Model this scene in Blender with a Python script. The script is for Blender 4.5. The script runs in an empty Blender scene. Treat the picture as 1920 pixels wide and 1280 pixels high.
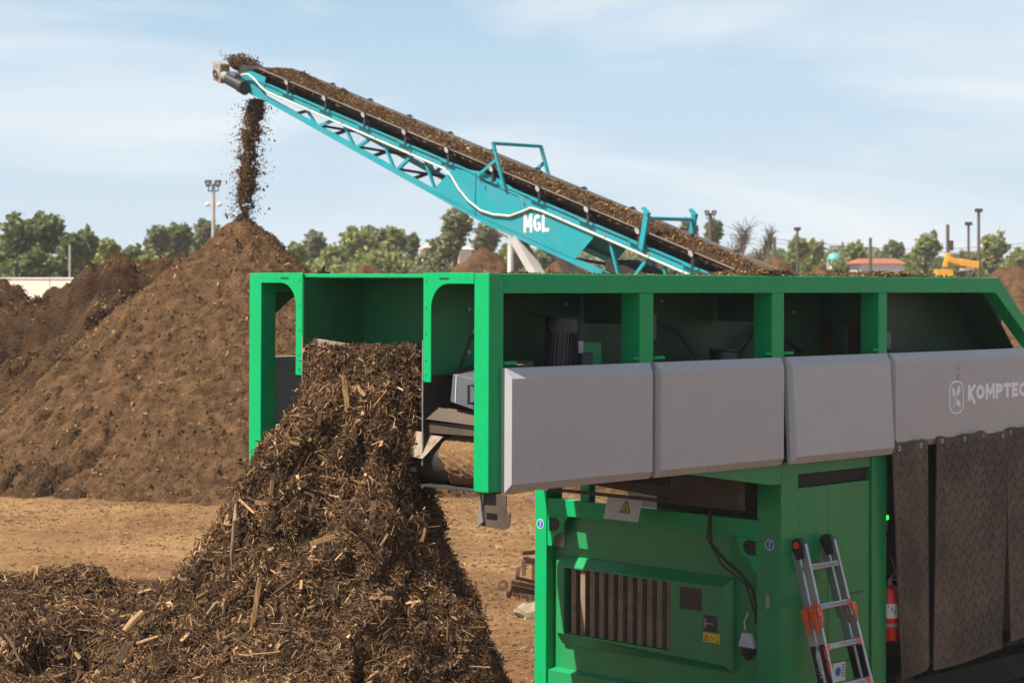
import bpy, math, random
import numpy as np
from mathutils import Vector, Matrix
R = math.radians
S = bpy.context.scene
COL = S.collection
random.seed(5)
RNG = np.random.default_rng(11)

# ---------------------------------------------------------------- camera, sky, sun, exposure
F, HOR, HC = 3800.0, 512.0, 3.8            # focal length in photo pixels, horizon row, eye height
cam_d = bpy.data.cameras.new('camera'); cam = bpy.data.objects.new('camera', cam_d); COL.objects.link(cam)
cam.location = (0, 0, HC); cam.rotation_euler = (R(90), 0, 0)
cam_d.sensor_width = 36; cam_d.lens = 36*F/1920; cam_d.shift_y = -(640-HOR)/1920
cam_d.clip_start = .5; cam_d.clip_end = 9000
cam_d.dof.use_dof = True; cam_d.dof.focus_distance = 14.6; cam_d.dof.aperture_fstop = 4.2
S.camera = cam

SUN_AZ, SUN_EL = 208.6, 56.0
w = bpy.data.worlds.new('World'); S.world = w; w.use_nodes = True
nt = w.node_tree; N = nt.nodes; LK = nt.links; N.clear()
sky = N.new('ShaderNodeTexSky'); sky.sky_type = 'NISHITA'; sky.sun_disc = False
sky.sun_elevation = R(SUN_EL); sky.sun_rotation = R(90-SUN_AZ); sky.air_density = 1.0; sky.dust_density = .25; sky.ozone_density = 3.0
bg = N.new('ShaderNodeBackground'); bg.inputs['Strength'].default_value = .05
out = N.new('ShaderNodeOutputWorld')
tc = N.new('ShaderNodeTexCoord')
mp = N.new('ShaderNodeMapping'); mp.inputs['Scale'].default_value = (1, 1, 5.5); mp.inputs['Location'].default_value = (.35, 0, .12); mp.inputs['Rotation'].default_value = (0, R(-8), 0)
nz = N.new('ShaderNodeTexNoise'); nz.inputs['Scale'].default_value = 2.7; nz.inputs['Detail'].default_value = 7; nz.inputs['Roughness'].default_value = .52; nz.inputs['Distortion'].default_value = .5
cr = N.new('ShaderNodeValToRGB'); cr.color_ramp.elements[0].position = .43; cr.color_ramp.elements[1].position = .68
cr.color_ramp.elements[0].color = (.0, .0, .0, 1); cr.color_ramp.elements[1].color = (.85, .85, .85, 1)
mx = N.new('ShaderNodeMixRGB'); mx.inputs['Color2'].default_value = (11.0, 11.3, 11.5, 1)
LK.new(tc.outputs['Generated'], mp.inputs[0]); LK.new(mp.outputs[0], nz.inputs['Vector']); LK.new(nz.outputs['Fac'], cr.inputs[0])
LK.new(cr.outputs[0], mx.inputs['Fac']); tn = N.new('ShaderNodeMixRGB'); tn.blend_type = 'MULTIPLY'; tn.inputs['Fac'].default_value = 1; tn.inputs['Color2'].default_value = (.96, 1.0, 1.12, 1); LK.new(sky.outputs[0], tn.inputs['Color1'])
sx = N.new('ShaderNodeSeparateXYZ'); LK.new(tc.outputs['Generated'], sx.inputs[0])
vr = N.new('ShaderNodeValToRGB'); ve = vr.color_ramp.elements; ve[0].position = 0; ve[0].color = (.81, .95, 1.06, 1); ve[1].position = .15; ve[1].color = (.52, .76, .98, 1)
vs_ = N.new('ShaderNodeVectorMath'); vs_.operation = 'SCALE'; vs_.inputs['Scale'].default_value = 10.; LK.new(sx.outputs['Z'], vr.inputs[0]); LK.new(vr.outputs[0], vs_.inputs[0])
vf = N.new('ShaderNodeMapRange'); vf.inputs[1].default_value = .10; vf.inputs[2].default_value = .42; vf.inputs[3].default_value = 1; vf.inputs[4].default_value = 0; LK.new(sx.outputs['Z'], vf.inputs[0])
vm = N.new('ShaderNodeMixRGB'); LK.new(vf.outputs[0], vm.inputs['Fac']); LK.new(tn.outputs[0], vm.inputs['Color1']); LK.new(vs_.outputs[0], vm.inputs['Color2']); LK.new(vm.outputs[0], mx.inputs['Color1']); LK.new(mx.outputs[0], bg.inputs['Color']); LK.new(bg.outputs[0], out.inputs['Surface'])

sd = bpy.data.lights.new('sun', 'SUN'); sd.energy = 5.0; sd.angle = R(.53); sd.color = (1, .935, .83)
so = bpy.data.objects.new('sun', sd); COL.objects.link(so)
sv = Vector((math.cos(R(SUN_AZ))*math.cos(R(SUN_EL)), math.sin(R(SUN_AZ))*math.cos(R(SUN_EL)), math.sin(R(SUN_EL))))
so.rotation_euler = sv.to_track_quat('Z', 'Y').to_euler(); so.location = (-20, -10, 30)
S.view_settings.view_transform = 'Standard'; S.view_settings.look = 'None'; S.view_settings.exposure = .8; S.view_settings.gamma = 1
S.render.engine = 'CYCLES'

# ---------------------------------------------------------------- helpers
def tag(o, label=None, cat=None, group=None, kind=None):
    if label: o['label'] = label
    if cat: o['category'] = cat
    if group: o['group'] = group
    if kind: o['kind'] = kind
    return o
def empty(name, loc, label=None, cat=None, group=None, rot=None):
    o = bpy.data.objects.new(name, None); COL.objects.link(o); o.location = loc
    if rot: o.rotation_euler = rot
    o.empty_display_size = .3
    return tag(o, label, cat, group)
def copy_tree(o, parent=None):
    c = o.copy(); COL.objects.link(c); c.parent = parent
    for ch in list(o.children):
        copy_tree(ch, c)
    return c

def mat(name, col, rough=.5, metal=0., var=.12, scale=3., bump=0., bscale=40., dirt=0., dirtcol=(.16, .1, .055), dscale=2.5, spec=.5, coat=0., islands=None, vstretch=None):
    m = bpy.data.materials.new(name); m.use_nodes = True
    t = m.node_tree; n = t.nodes; l = t.links
    b = n['Principled BSDF']; b.inputs['Roughness'].default_value = rough; b.inputs['Metallic'].default_value = metal
    b.inputs['Specular IOR Level'].default_value = spec
    if coat: b.inputs['Coat Weight'].default_value = coat; b.inputs['Coat Roughness'].default_value = .15
    tc = n.new('ShaderNodeTexCoord'); vec = tc.outputs['Object']
    if vstretch:
        mpn = n.new('ShaderNodeMapping'); mpn.inputs['Scale'].default_value = vstretch; l.new(vec, mpn.inputs[0]); vec = mpn.outputs[0]
    cur = None
    if islands:
        g = n.new('ShaderNodeNewGeometry'); r = n.new('ShaderNodeValToRGB')
        while len(r.color_ramp.elements) < len(islands): r.color_ramp.elements.new(.5)
        for e, (p, c) in zip(r.color_ramp.elements, islands): e.position = p; e.color = (*c, 1)
        l.new(g.outputs['Random Per Island'], r.inputs[0]); cur = r.outputs[0]
    else:
        rgb = n.new('ShaderNodeRGB'); rgb.outputs[0].default_value = (*col, 1); cur = rgb.outputs[0]
    if var:
        nz = n.new('ShaderNodeTexNoise'); nz.inputs['Scale'].default_value = scale; nz.inputs['Detail'].default_value = 6; l.new(vec, nz.inputs['Vector'])
        mr = n.new('ShaderNodeMapRange'); mr.inputs[1].default_value = .3; mr.inputs[2].default_value = .7; mr.inputs[3].default_value = 1-var; mr.inputs[4].default_value = 1+var
        l.new(nz.outputs['Fac'], mr.inputs[0])
        mm = n.new('ShaderNodeVectorMath'); mm.operation = 'SCALE'; l.new(cur, mm.inputs[0]); l.new(mr.outputs[0], mm.inputs['Scale']); cur = mm.outputs[0]
    if dirt:
        nd = n.new('ShaderNodeTexNoise'); nd.inputs['Scale'].default_value = dscale; nd.inputs['Detail'].default_value = 9; nd.inputs['Roughness'].default_value = .68; l.new(vec, nd.inputs['Vector'])
        rr = n.new('ShaderNodeMapRange'); rr.inputs[1].default_value = .42; rr.inputs[2].default_value = .72; rr.inputs[3].default_value = dirt*.15; rr.inputs[4].default_value = dirt
        l.new(nd.outputs['Fac'], rr.inputs[0])
        mxn = n.new('ShaderNodeMixRGB'); mxn.inputs['Color2'].default_value = (*dirtcol, 1); l.new(rr.outputs[0], mxn.inputs['Fac']); l.new(cur, mxn.inputs['Color1']); cur = mxn.outputs[0]
        ra = n.new('ShaderNodeMapRange'); ra.inputs[3].default_value = rough; ra.inputs[4].default_value = .9; l.new(rr.outputs[0], ra.inputs[0]); l.new(ra.outputs[0], b.inputs['Roughness'])
    l.new(cur, b.inputs['Base Color'])
    if bump:
        nb = n.new('ShaderNodeTexNoise'); nb.inputs['Scale'].default_value = bscale; nb.inputs['Detail'].default_value = 8; nb.inputs['Roughness'].default_value = .65; l.new(vec, nb.inputs['Vector'])
        bn = n.new('ShaderNodeBump'); bn.inputs['Strength'].default_value = 1; bn.inputs['Distance'].default_value = bump
        l.new(nb.outputs['Fac'], bn.inputs['Height']); l.new(bn.outputs[0], b.inputs['Normal'])
    return m

GREEN = mat('green_paint', (.0, .375, .118), .27, var=.04, dirt=.03, dirtcol=(.12, .10, .05), dscale=3.5, spec=.26)
GREEN_S = mat('dusty_shaded_side_green', (.0, .29, .092), .22, var=.06, dirt=.34, dirtcol=(.12, .09, .045), dscale=1.1, spec=.5)  # dusty film, plus a darker base that paints shade on the engine side
GREEN_D = mat('dusty_shaded_green', (.002, .20, .07), .38, var=.08, dirt=.45, dirtcol=(.07, .06, .03), dscale=1.8, spec=.3)  # dusty, and base darkened to put shade into the chute interior
GREEN_B = mat('shaded_bay_green', (.003, .06, .025), .35, var=.15, dirt=.6, dirtcol=(.03, .022, .012), dscale=1.3, spec=.35)  # bay shade painted in: green darkened for the recessed interior
GREY = mat('grey_paint', (.455, .458, .46), .26, var=.02, dirt=.06, dirtcol=(.3, .24, .18), dscale=.9)
DGREY = mat('dark_grey_paint', (.10, .115, .14), .4, var=.06, dirt=.2, dscale=3)
STEEL = mat('worn_steel', (.42, .42, .43), .42, metal=.6, var=.15, dirt=.5, dirtcol=(.17, .11, .07), dscale=5)
ALU = mat('aluminium', (.46, .46, .47), .36, metal=.75, var=.1, dirt=.25, dscale=8)
BLACK = mat('black_rubber', (.022, .02, .019), .7, var=.2, dirt=.35, dirtcol=(.09, .06, .04), dscale=4)
CURT = mat('dusty_rubber_mat', (.06, .045, .034), .7, var=.15, dirt=.8, dirtcol=(.22, .15, .095), dscale=1.6, bump=.002, bscale=60)
BLKP = mat('black_plastic', (.02, .02, .023), .38, var=.1, dirt=.12, dscale=5)
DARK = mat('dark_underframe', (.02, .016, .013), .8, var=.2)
BROWN = mat('muddy_shaded_brown', (.075, .05, .034), .75, var=.25, scale=5, bump=.004, bscale=30)
SLAT = mat('dusty_louvre_slat', (.24, .165, .105), .8, var=.25, scale=9)
TEAL = mat('turquoise_paint', (.0, .30, .355), .4, var=.08, dirt=.26, dirtcol=(.2, .17, .11), dscale=2.5)
TEAL_D = mat('turquoise_guard_paint', (.0, .25, .28), .4, var=.05)
BELT = mat('conveyor_rubber', (.03, .027, .027), .65, var=.2, dirt=.4, dirtcol=(.12, .08, .05), dscale=3)
BELTE = mat('belt_edge', (.22, .17, .14), .7, var=.2)
ROLL = mat('idler_end', (.5, .45, .42), .6, var=.2)
CREAM = mat('cream_hose', (.55, .50, .41), .5, var=.05)
LETW = mat('white_lettering', (.93, .93, .93), .4, var=0)
WHITE = mat('white_paint', (.75, .74, .7), .5, var=.05, dirt=.1)
YEL = mat('yellow_label', (.8, .5, .01), .5, var=.05)
BLU = mat('blue_label', (.01, .12, .42), .4, var=.02)
INK = mat('black_ink', (.01, .01, .01), .6, var=0)
RED = mat('red_enamel', (.65, .018, .014), .3, var=.05, dirt=.1)
ORANGE = mat('orange_plastic', (.75, .09, .02), .45, var=.06)
RUST = mat('rusty_iron', (.16, .085, .05), .8, var=.35, scale=14, bump=.003, bscale=50)
CONC = mat('concrete', (.26, .2, .14), .9, var=.2, scale=8, bump=.01, bscale=20)
EXC = mat('excavator_yellow', (.75, .38, .02), .45, var=.06, dirt=.15)
GLASS = mat('dark_glass', (.02, .025, .03), .08, var=0)
POLE = mat('pale_pole', (.45, .42, .38), .7, var=.1)
WPOLE = mat('wooden_pole', (.10, .08, .065), .9, var=.2)
SOIL = mat('fine_compost', (.235, .135, .066), .95, var=.25, scale=25, bump=.02, bscale=70, spec=.1)
MULB = mat('mulch_body', (.055, .031, .016), .95, var=.45, scale=8, bump=.05, bscale=26, spec=.1)
CHIPS = mat('shredded_wood', (0, 0, 0), .8, var=.38, scale=2.6, spec=.25,
            islands=[(0, (.038, .019, .008)), (.42, (.080, .040, .017)), (.74, (.155, .082, .035)), (.93, (.29, .165, .074)), (1, (.52, .33, .16))])
COMPD = mat('moist_compost', (.074, .039, .018), .95, var=.5, scale=3.5, bump=.12, bscale=14, spec=.1)
COMP = mat('screened_compost', (.125, .067, .031), .95, var=.5, scale=4.5, bump=.12, bscale=14, spec=.1)
COMPC = mat('compost_crumbs', (0, 0, 0), .9, var=.1, spec=.1,
            islands=[(0, (.045, .024, .011)), (.5, (.10, .054, .025)), (.86, (.185, .105, .048)), (1, (.42, .27, .135))])
STRAW = mat('ground_litter', (0, 0, 0), .9, var=.1, spec=.1,
            islands=[(0, (.07, .04, .022)), (.45, (.2, .125, .065)), (.8, (.33, .21, .10)), (1, (.52, .37, .2))])
WOODP = mat('pale_wood', (.33, .20, .095), .9, spec=.1, var=.3, scale=14, vstretch=(6, 6, 1), bump=.004, bscale=40)
WOODG = mat('grey_branch', (.25, .185, .115), .9, spec=.08, var=.3, scale=18)
BARKW = mat('shredded_bark', (.13, .085, .05), .9, var=.4, scale=20, vstretch=(6, 6, 1), bump=.006, bscale=60)
BARK = mat('bark', (.11, .08, .06), .9, var=.3, scale=4)
def leafmat(name, a, b, c):
    m = mat(name, (0, 0, 0), .6, var=.25, scale=.8, spec=.3, islands=[(0, a), (.5, b), (1, c)])
    bs = m.node_tree.nodes['Principled BSDF']
    t = m.node_tree; tl_ = t.nodes.new('ShaderNodeBsdfTranslucent'); ms = t.nodes.new('ShaderNodeMixShader'); ms.inputs[0].default_value = .35
    t.links.new(bs.inputs['Base Color'].links[0].from_socket, tl_.inputs['Color']); o_ = [n for n in t.nodes if n.type == 'OUTPUT_MATERIAL'][0]
    t.links.new(bs.outputs[0], ms.inputs[1]); t.links.new(tl_.outputs[0], ms.inputs[2]); t.links.new(ms.outputs[0], o_.inputs['Surface'])
    return m
LEAF1 = leafmat('dark_leaves', (.105, .13, .042), (.165, .195, .066), (.25, .28, .10))
LEAF2 = leafmat('bright_leaves', (.18, .205, .055), (.26, .285, .085), (.35, .37, .13))
LEAF3 = leafmat('olive_leaves', (.15, .165, .07), (.22, .23, .11), (.31, .31, .17))

class MB:
    """collects simple solids; build() links them as one mesh object"""
    def __init__(s, fn=None): s.v = []; s.f = []; s.fn = fn
    def add(s, vs, fs):
        o = len(s.v); s.v += [tuple(p) for p in vs]; s.f += [tuple(i+o for i in f) for f in fs]; return s
    def box(s, a, b):
        x0, y0, z0 = [min(a[i], b[i]) for i in range(3)]; x1, y1, z1 = [max(a[i], b[i]) for i in range(3)]
        return s.hexa([(x0, y0, z0), (x1, y0, z0), (x1, y1, z0), (x0, y1, z0), (x0, y0, z1), (x1, y0, z1), (x1, y1, z1), (x0, y1, z1)])
    def hexa(s, p):
        return s.add(p, [(0, 3, 2, 1), (4, 5, 6, 7), (0, 1, 5, 4), (1, 2, 6, 5), (2, 3, 7, 6), (3, 0, 4, 7)])
    def prism(s, poly, d, plane='xz', k=0.):
        """polygon in a plane, extruded d along the third axis from k"""
        n = len(poly)
        def P(u, v, q): return {'xz': (u, q, v), 'yz': (q, u, v), 'xy': (u, v, q)}[plane]
        vs = [P(u, v, k) for u, v in poly]+[P(u, v, k+d) for u, v in poly]
        return s.add(vs, [tuple(range(n))[::-1], tuple(range(n, 2*n))]+[(i, (i+1) % n, n+(i+1) % n, n+i) for i in range(n)])
    def bar(s, p, q, a, b=None, up=(0, 0, 1)):
        b = b or a; p = Vector(p); q = Vector(q); d = (q-p).normalized(); up = Vector(up)
        if abs(d.dot(up)) > .98: up = Vector((0, 1, 0))
        x = d.cross(up).normalized()*a/2; y = x.cross(d).normalized()*b/2
        return s.hexa([p-x-y, p+x-y, p+x+y, p-x+y, q-x-y, q+x-y, q+x+y, q-x+y])
    def tube(s, pts, r, n=8, cap=True):
        pts = [Vector(p) for p in pts]; m = len(pts); rs = r if isinstance(r, (list, tuple)) else [r]*m
        vs = []; ref = Vector((.31, .23, .92)).normalized()
        for i, p in enumerate(pts):
            d = (pts[min(i+1, m-1)]-pts[max(i-1, 0)])
            d = d.normalized() if d.length > 1e-9 else Vector((0, 0, 1))
            if abs(d.dot(ref)) > .97: ref = Vector((.9, .3, .1)).normalized()
            x = d.cross(ref).normalized(); y = d.cross(x)
            vs += [p+(x*math.cos(2*math.pi*k/n)+y*math.sin(2*math.pi*k/n))*rs[i] for k in range(n)]
        fs = [(i*n+k, i*n+(k+1) % n, (i+1)*n+(k+1) % n, (i+1)*n+k) for i in range(m-1) for k in range(n)]
        if cap: fs += [tuple(range(n))[::-1], tuple(range((m-1)*n, m*n))]
        return s.add(vs, fs)
    def ring(s, c, r, t, axis='y', n=16, d=.01):
        vs = []; fs = []
        for k in range(n):
            a = 2*math.pi*k/n; ca, sa = math.cos(a), math.sin(a)
            for rr in (r-t, r+t):
                for q in (0, d):
                    vs.append({'y': (c[0]+rr*ca, c[1]-q, c[2]+rr*sa), 'x': (c[0]-q, c[1]+rr*ca, c[2]+rr*sa)}[axis])
        for k in range(n):
            a = 4*k; b = 4*((k+1) % n)
            fs += [(a, b, b+2, a+2), (a+1, a+3, b+3, b+1), (a, a+1, b+1, b), (a+2, b+2, b+3, a+3)]
        return s.add(vs, fs)
    def ball(s, c, r, n=8, sq=(1, 1, 1)):
        vs = []; fs = []
        for i in range(n+1):
            t = math.pi*i/n
            for k in range(n*2):
                a = math.pi*k/n; vs.append((c[0]+r*sq[0]*math.sin(t)*math.cos(a), c[1]+r*sq[1]*math.sin(t)*math.sin(a), c[2]+r*sq[2]*math.cos(t)))
        m = n*2
        for i in range(n):
            for k in range(m): fs.append((i*m+k, i*m+(k+1) % m, (i+1)*m+(k+1) % m, (i+1)*m+k))
        return s.add(vs, fs)
    def build(s, name, m, parent=None, bevel=0., smooth=False, label=None):
        v = s.v if s.fn is None else [tuple(s.fn(p)) for p in s.v]
        me = bpy.data.meshes.new(name); me.from_pydata(v, [], s.f); me.validate(); me.update()
        me.materials.append(m)
        if smooth:
            me.polygons.foreach_set('use_smooth', [True]*len(me.polygons))
            try: me.set_sharp_from_angle(angle=R(40))
            except Exception: pass
        o = bpy.data.objects.new(name, me); COL.objects.link(o)
        if parent: o.parent = parent
        if bevel:
            bm_ = o.modifiers.new('bevel', 'BEVEL'); bm_.width = bevel; bm_.segments = 2; bm_.limit_method = 'ANGLE'
        if label: o['label'] = label
        return o

def np_mesh(name, V, Q, m, parent=None, smooth=False):
    """V (n,3) float, Q (k,4) int"""
    me = bpy.data.meshes.new(name); V = np.asarray(V, np.float32); Q = np.asarray(Q, np.int32); k = Q.shape[1]
    me.vertices.add(len(V)); me.vertices.foreach_set('co', V.ravel())
    me.loops.add(Q.size); me.loops.foreach_set('vertex_index', Q.ravel())
    me.polygons.add(len(Q)); me.polygons.foreach_set('loop_start', np.arange(0, Q.size, k, dtype=np.int32))
    try: me.polygons.foreach_set('loop_total', np.full(len(Q), k, np.int32))
    except Exception: pass
    me.update(calc_edges=True); me.validate()
    me.polygons.foreach_set('use_smooth', np.full(len(Q), smooth))
    me.materials.append(m)
    o = bpy.data.objects.new(name, me); COL.objects.link(o)
    if parent: o.parent = parent
    return o

def vnoise(x, y, seed=0):
    xi = np.floor(x).astype(np.int64); yi = np.floor(y).astype(np.int64); fx = x-xi; fy = y-yi
    fx = fx*fx*(3-2*fx); fy = fy*fy*(3-2*fy)
    def h(a, b):
        n = (a*374761393+b*668265263+seed*982451653) & 0xffffffff
        n = ((n ^ (n >> 13))*1274126177) & 0xffffffff
        return ((n ^ (n >> 16)) & 0xffff)/65535.0
    return (h(xi, yi)*(1-fx)+h(xi+1, yi)*fx)*(1-fy)+(h(xi, yi+1)*(1-fx)+h(xi+1, yi+1)*fx)*fy
def fbm(x, y, o=5, seed=0, g=.5):
    s = 0; a = 1.; t = 0.
    for i in range(o): s = s+a*(vnoise(x*2**i+17.3*i, y*2**i-9.1*i, seed+i)-.5); t += a; a *= g
    return s/t*2

def grid_mesh(name, X, Y, Z, m, parent=None, smooth=True):
    ny, nx = X.shape; V = np.stack([X, Y, Z], -1).reshape(-1, 3)
    i = np.arange(ny*nx).reshape(ny, nx)
    Q = np.stack([i[:-1, :-1], i[:-1, 1:], i[1:, 1:], i[1:, :-1]], -1).reshape(-1, 4)
    return np_mesh(name, V, Q, m, parent, smooth)

def chips(name, P, D, U, L, Wd, T, m, parent=None, taper=.6):
    """boxes: centre P, long axis D, up axis U (n,3); half sizes L, Wd, T (n)"""
    D = D/np.linalg.norm(D, axis=1)[:, None]
    X = np.cross(D, U); X /= np.linalg.norm(X, axis=1)[:, None]+1e-9; Z = np.cross(X, D)
    n = len(P); V = np.empty((n, 8, 3))
    tp = np.random.default_rng(3).uniform(taper, 1, (n, 2))
    k = 0
    for e in (-1, 1):
        f = tp[:, 0] if e < 0 else tp[:, 1]
        for (a, b) in ((-1, -1), (1, -1), (1, 1), (-1, 1)):
            V[:, k] = P+e*D*L[:, None]+a*X*(Wd*f)[:, None]+b*Z*(T*f)[:, None]; k += 1
    fq = np.array([(0, 3, 2, 1), (4, 5, 6, 7), (0, 1, 5, 4), (1, 2, 6, 5), (2, 3, 7, 6), (3, 0, 4, 7)])
    Q = (np.arange(n)[:, None, None]*8+fq[None]).reshape(-1, 4)
    return np_mesh(name, V.reshape(-1, 3), Q, m, parent)

def unit_rand(n):
    v = RNG.normal(size=(n, 3)); return v/np.linalg.norm(v, axis=1)[:, None]

def at(px, py, Y):
    """world point seen at photo pixel px,py at depth Y"""
    return Vector(((px-960)/F*Y, Y, HC-(py-HOR)/F*Y))

def text_mesh(name, txt, size, m, parent, M, extrude=.0006, bold=0.):
    cu = bpy.data.curves.new(name, 'FONT'); cu.body = txt; cu.size = size; cu.extrude = extrude; cu.offset = bold; cu.resolution_u = 3
    o = bpy.data.objects.new(name+'_tmp', cu); COL.objects.link(o)
    dg = bpy.context.evaluated_depsgraph_get(); me = bpy.data.meshes.new_from_object(o.evaluated_get(dg)); me.name = name
    bpy.data.objects.remove(o); me.materials.clear(); me.materials.append(m); me.transform(M)
    q = bpy.data.objects.new(name, me); COL.objects.link(q); q.parent = parent
    return q

# ---------------------------------------------------------------- ground
def axis_pts(lo, hi, flo, fhi, st):
    a = list(np.arange(flo, fhi, st)); s = st; x = flo; L = []
    while x > lo: s *= 1.35; x -= s; L.append(x)
    s = st; x = a[-1]; H = []
    while x < hi: s *= 1.35; x += s; H.append(x)
    return np.array(L[::-1]+a+H)
gx = axis_pts(-3500, 3500, -10, 6, .07); gy = axis_pts(-300, 6000, 18, 37, .07)
GX, GY = np.meshgrid(gx, gy)
near_w = np.exp(-np.maximum(0, np.abs(GX+1)-14)/8)*np.exp(-np.maximum(0, np.abs(GY-28)-14)/8)
def ground_z(x, y): return .13*fbm(x/2.6, y/2.6, 4, 3)+.035*fbm(x/.35, y/.35, 3, 9)
GZ = ground_z(GX, GY)*near_w
gm = bpy.data.materials.new('yard_dirt'); gm.use_nodes = True
t = gm.node_tree; n = t.nodes; l = t.links; b = n['Principled BSDF']; b.inputs['Roughness'].default_value = .95; b.inputs['Specular IOR Level'].default_value = .1
tcn = n.new('ShaderNodeTexCoord')
def NZ(sc, det, ro=.6, vec=None):
    q = n.new('ShaderNodeTexNoise'); q.inputs['Scale'].default_value = sc; q.inputs['Detail'].default_value = det; q.inputs['Roughness'].default_value = ro; l.new(vec or tcn.outputs['Object'], q.inputs['Vector']); return q
n1 = NZ(.35, 5); n2 = NZ(6, 8, .7); n3 = NZ(45, 5, .7)
r1 = n.new('ShaderNodeValToRGB'); e = r1.color_ramp.elements; e[0].position = .36; e[0].color = (.155, .08, .034, 1); e[1].position = .62; e[1].color = (.28, .16, .07, 1)
l.new(n1.outputs['Fac'], r1.inputs[0])
sp_ = n.new('ShaderNodeSeparateXYZ'); l.new(tcn.outputs['Object'], sp_.inputs[0])
nw = n.new('ShaderNodeMath'); nw.operation = 'MULTIPLY_ADD'; l.new(n1.outputs['Fac'], nw.inputs[0]); nw.inputs[1].default_value = 7; l.new(sp_.outputs['Y'], nw.inputs[2])
mrn = n.new('ShaderNodeMapRange'); mrn.inputs[1].default_value = 24.5; mrn.inputs[2].default_value = 28; l.new(nw.outputs[0], mrn.inputs[0])
mud = n.new('ShaderNodeMixRGB'); mud.inputs['Color1'].default_value = (.17, .088, .04, 1); l.new(mrn.outputs[0], mud.inputs['Fac']); l.new(r1.outputs[0], mud.inputs['Color2']); r1 = mud
r2 = n.new('ShaderNodeMapRange'); r2.inputs[1].default_value = .3; r2.inputs[2].default_value = .7; r2.inputs[3].default_value = .62; r2.inputs[4].default_value = 1.3; l.new(n2.outputs['Fac'], r2.inputs[0])
r3 = n.new('ShaderNodeMapRange'); r3.inputs[1].default_value = .35; r3.inputs[2].default_value = .75; r3.inputs[3].default_value = .8; r3.inputs[4].default_value = 1.35; l.new(n3.outputs['Fac'], r3.inputs[0])
mu = n.new('ShaderNodeMath'); mu.operation = 'MULTIPLY'; l.new(r2.outputs[0], mu.inputs[0]); l.new(r3.outputs[0], mu.inputs[1])
sc = n.new('ShaderNodeVectorMath'); sc.operation = 'SCALE'; l.new(r1.outputs[0], sc.inputs[0]); l.new(mu.outputs[0], sc.inputs['Scale']); l.new(sc.outputs[0], b.inputs['Base Color'])
bn = n.new('ShaderNodeBump'); bn.inputs['Distance'].default_value = .05; l.new(n2.outputs['Fac'], bn.inputs['Height']); l.new(bn.outputs[0], b.inputs['Normal'])
g = grid_mesh('ground', GX, GY, GZ, gm); tag(g, kind='structure')
k = 34000
px = RNG.uniform(-10, 5, k); py = RNG.uniform(18.5, 36, k)
dens = fbm(px/1.7, py/1.7, 3, 21) > RNG.uniform(-.7, .5, k); px = px[dens]; py = py[dens]; k = len(px)
pz = ground_z(px, py); a = RNG.uniform(0, 6.28, k)
gl = chips('ground_litter', np.stack([px, py, pz+.008], -1), np.stack([np.cos(a), np.sin(a), RNG.normal(0, .15, k)], -1), np.tile([0, 0, 1.], (k, 1))+RNG.normal(0, .2, (k, 3)),
           RNG.gamma(1.6, .009, k)+.006, RNG.uniform(.002, .009, k), RNG.uniform(.002, .008, k), STRAW)
tag(gl, 'scattered straw, chips and clods littering the yard ground', 'litter', kind='stuff')

# ---------------------------------------------------------------- compost piles in the middle distance
def pile(name, zf, x0, x1, y0, y1, st, label, crumbs=0, seed=1, amp=.10, group='heaps of brown compost in the yard', m=COMP):
    xs = np.arange(x0, x1, st); ys = np.arange(y0, y1, st); X, Y = np.meshgrid(xs, ys)
    Z = zf(X, Y)
    lump = amp*(1.1*fbm(X/.9, Y/.9, 3, seed)+.75*fbm(X/.27, Y/.27, 3, seed+5)-1.1*(np.abs(fbm(X/.6+3, Y/.6, 3, seed+8)))+.25)+(.13*(.2-np.abs(fbm(X/.34, Y/.24, 3, seed+18)))+.065*fbm(X/.13, Y/.10, 2, seed+28) if st < .1 else 0)
    fine = np.clip((.16-st)/.1, 0, 1)*.03*fbm(X/.07, Y/.07, 2, seed+2)
    Z = Z+lump*np.clip(Z/.3+.2, 0, 1)+fine
    root = grid_mesh(name, X, Y, Z-.12, m, smooth=True)
    tag(root, label, 'compost pile', group)
    if crumbs:
        q = RNG.uniform(size=(crumbs, 2)); ix = (q[:, 0]*(len(xs)-2)).astype(int); iy = (q[:, 1]*(len(ys)-2)).astype(int)
        P = np.stack([X[iy, ix], Y[iy, ix], Z[iy, ix]-.12], -1); P[:, :2] += RNG.uniform(0, st, (crumbs, 2)); ok = P[:, 2] > .02; P = P[ok]; k = len(P)
        s = RNG.gamma(1.7, .0045, k)+.004
        c = chips('crumbs', P+RNG.normal(0, .008, (k, 3)), unit_rand(k), unit_rand(k), s*RNG.uniform(1, 2.4, k), s*.6, s*.5, COMPC, root)
        c['kind'] = 'stuff'
    return root
def cone(X, Y, cx, cy, h, rb, rnd=.35, ex=1.):
    r = np.hypot(X-cx, (Y-cy)*ex); r = np.sqrt(r*r+rnd*rnd)-rnd*.75
    return h*(1-r/rb)
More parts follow.
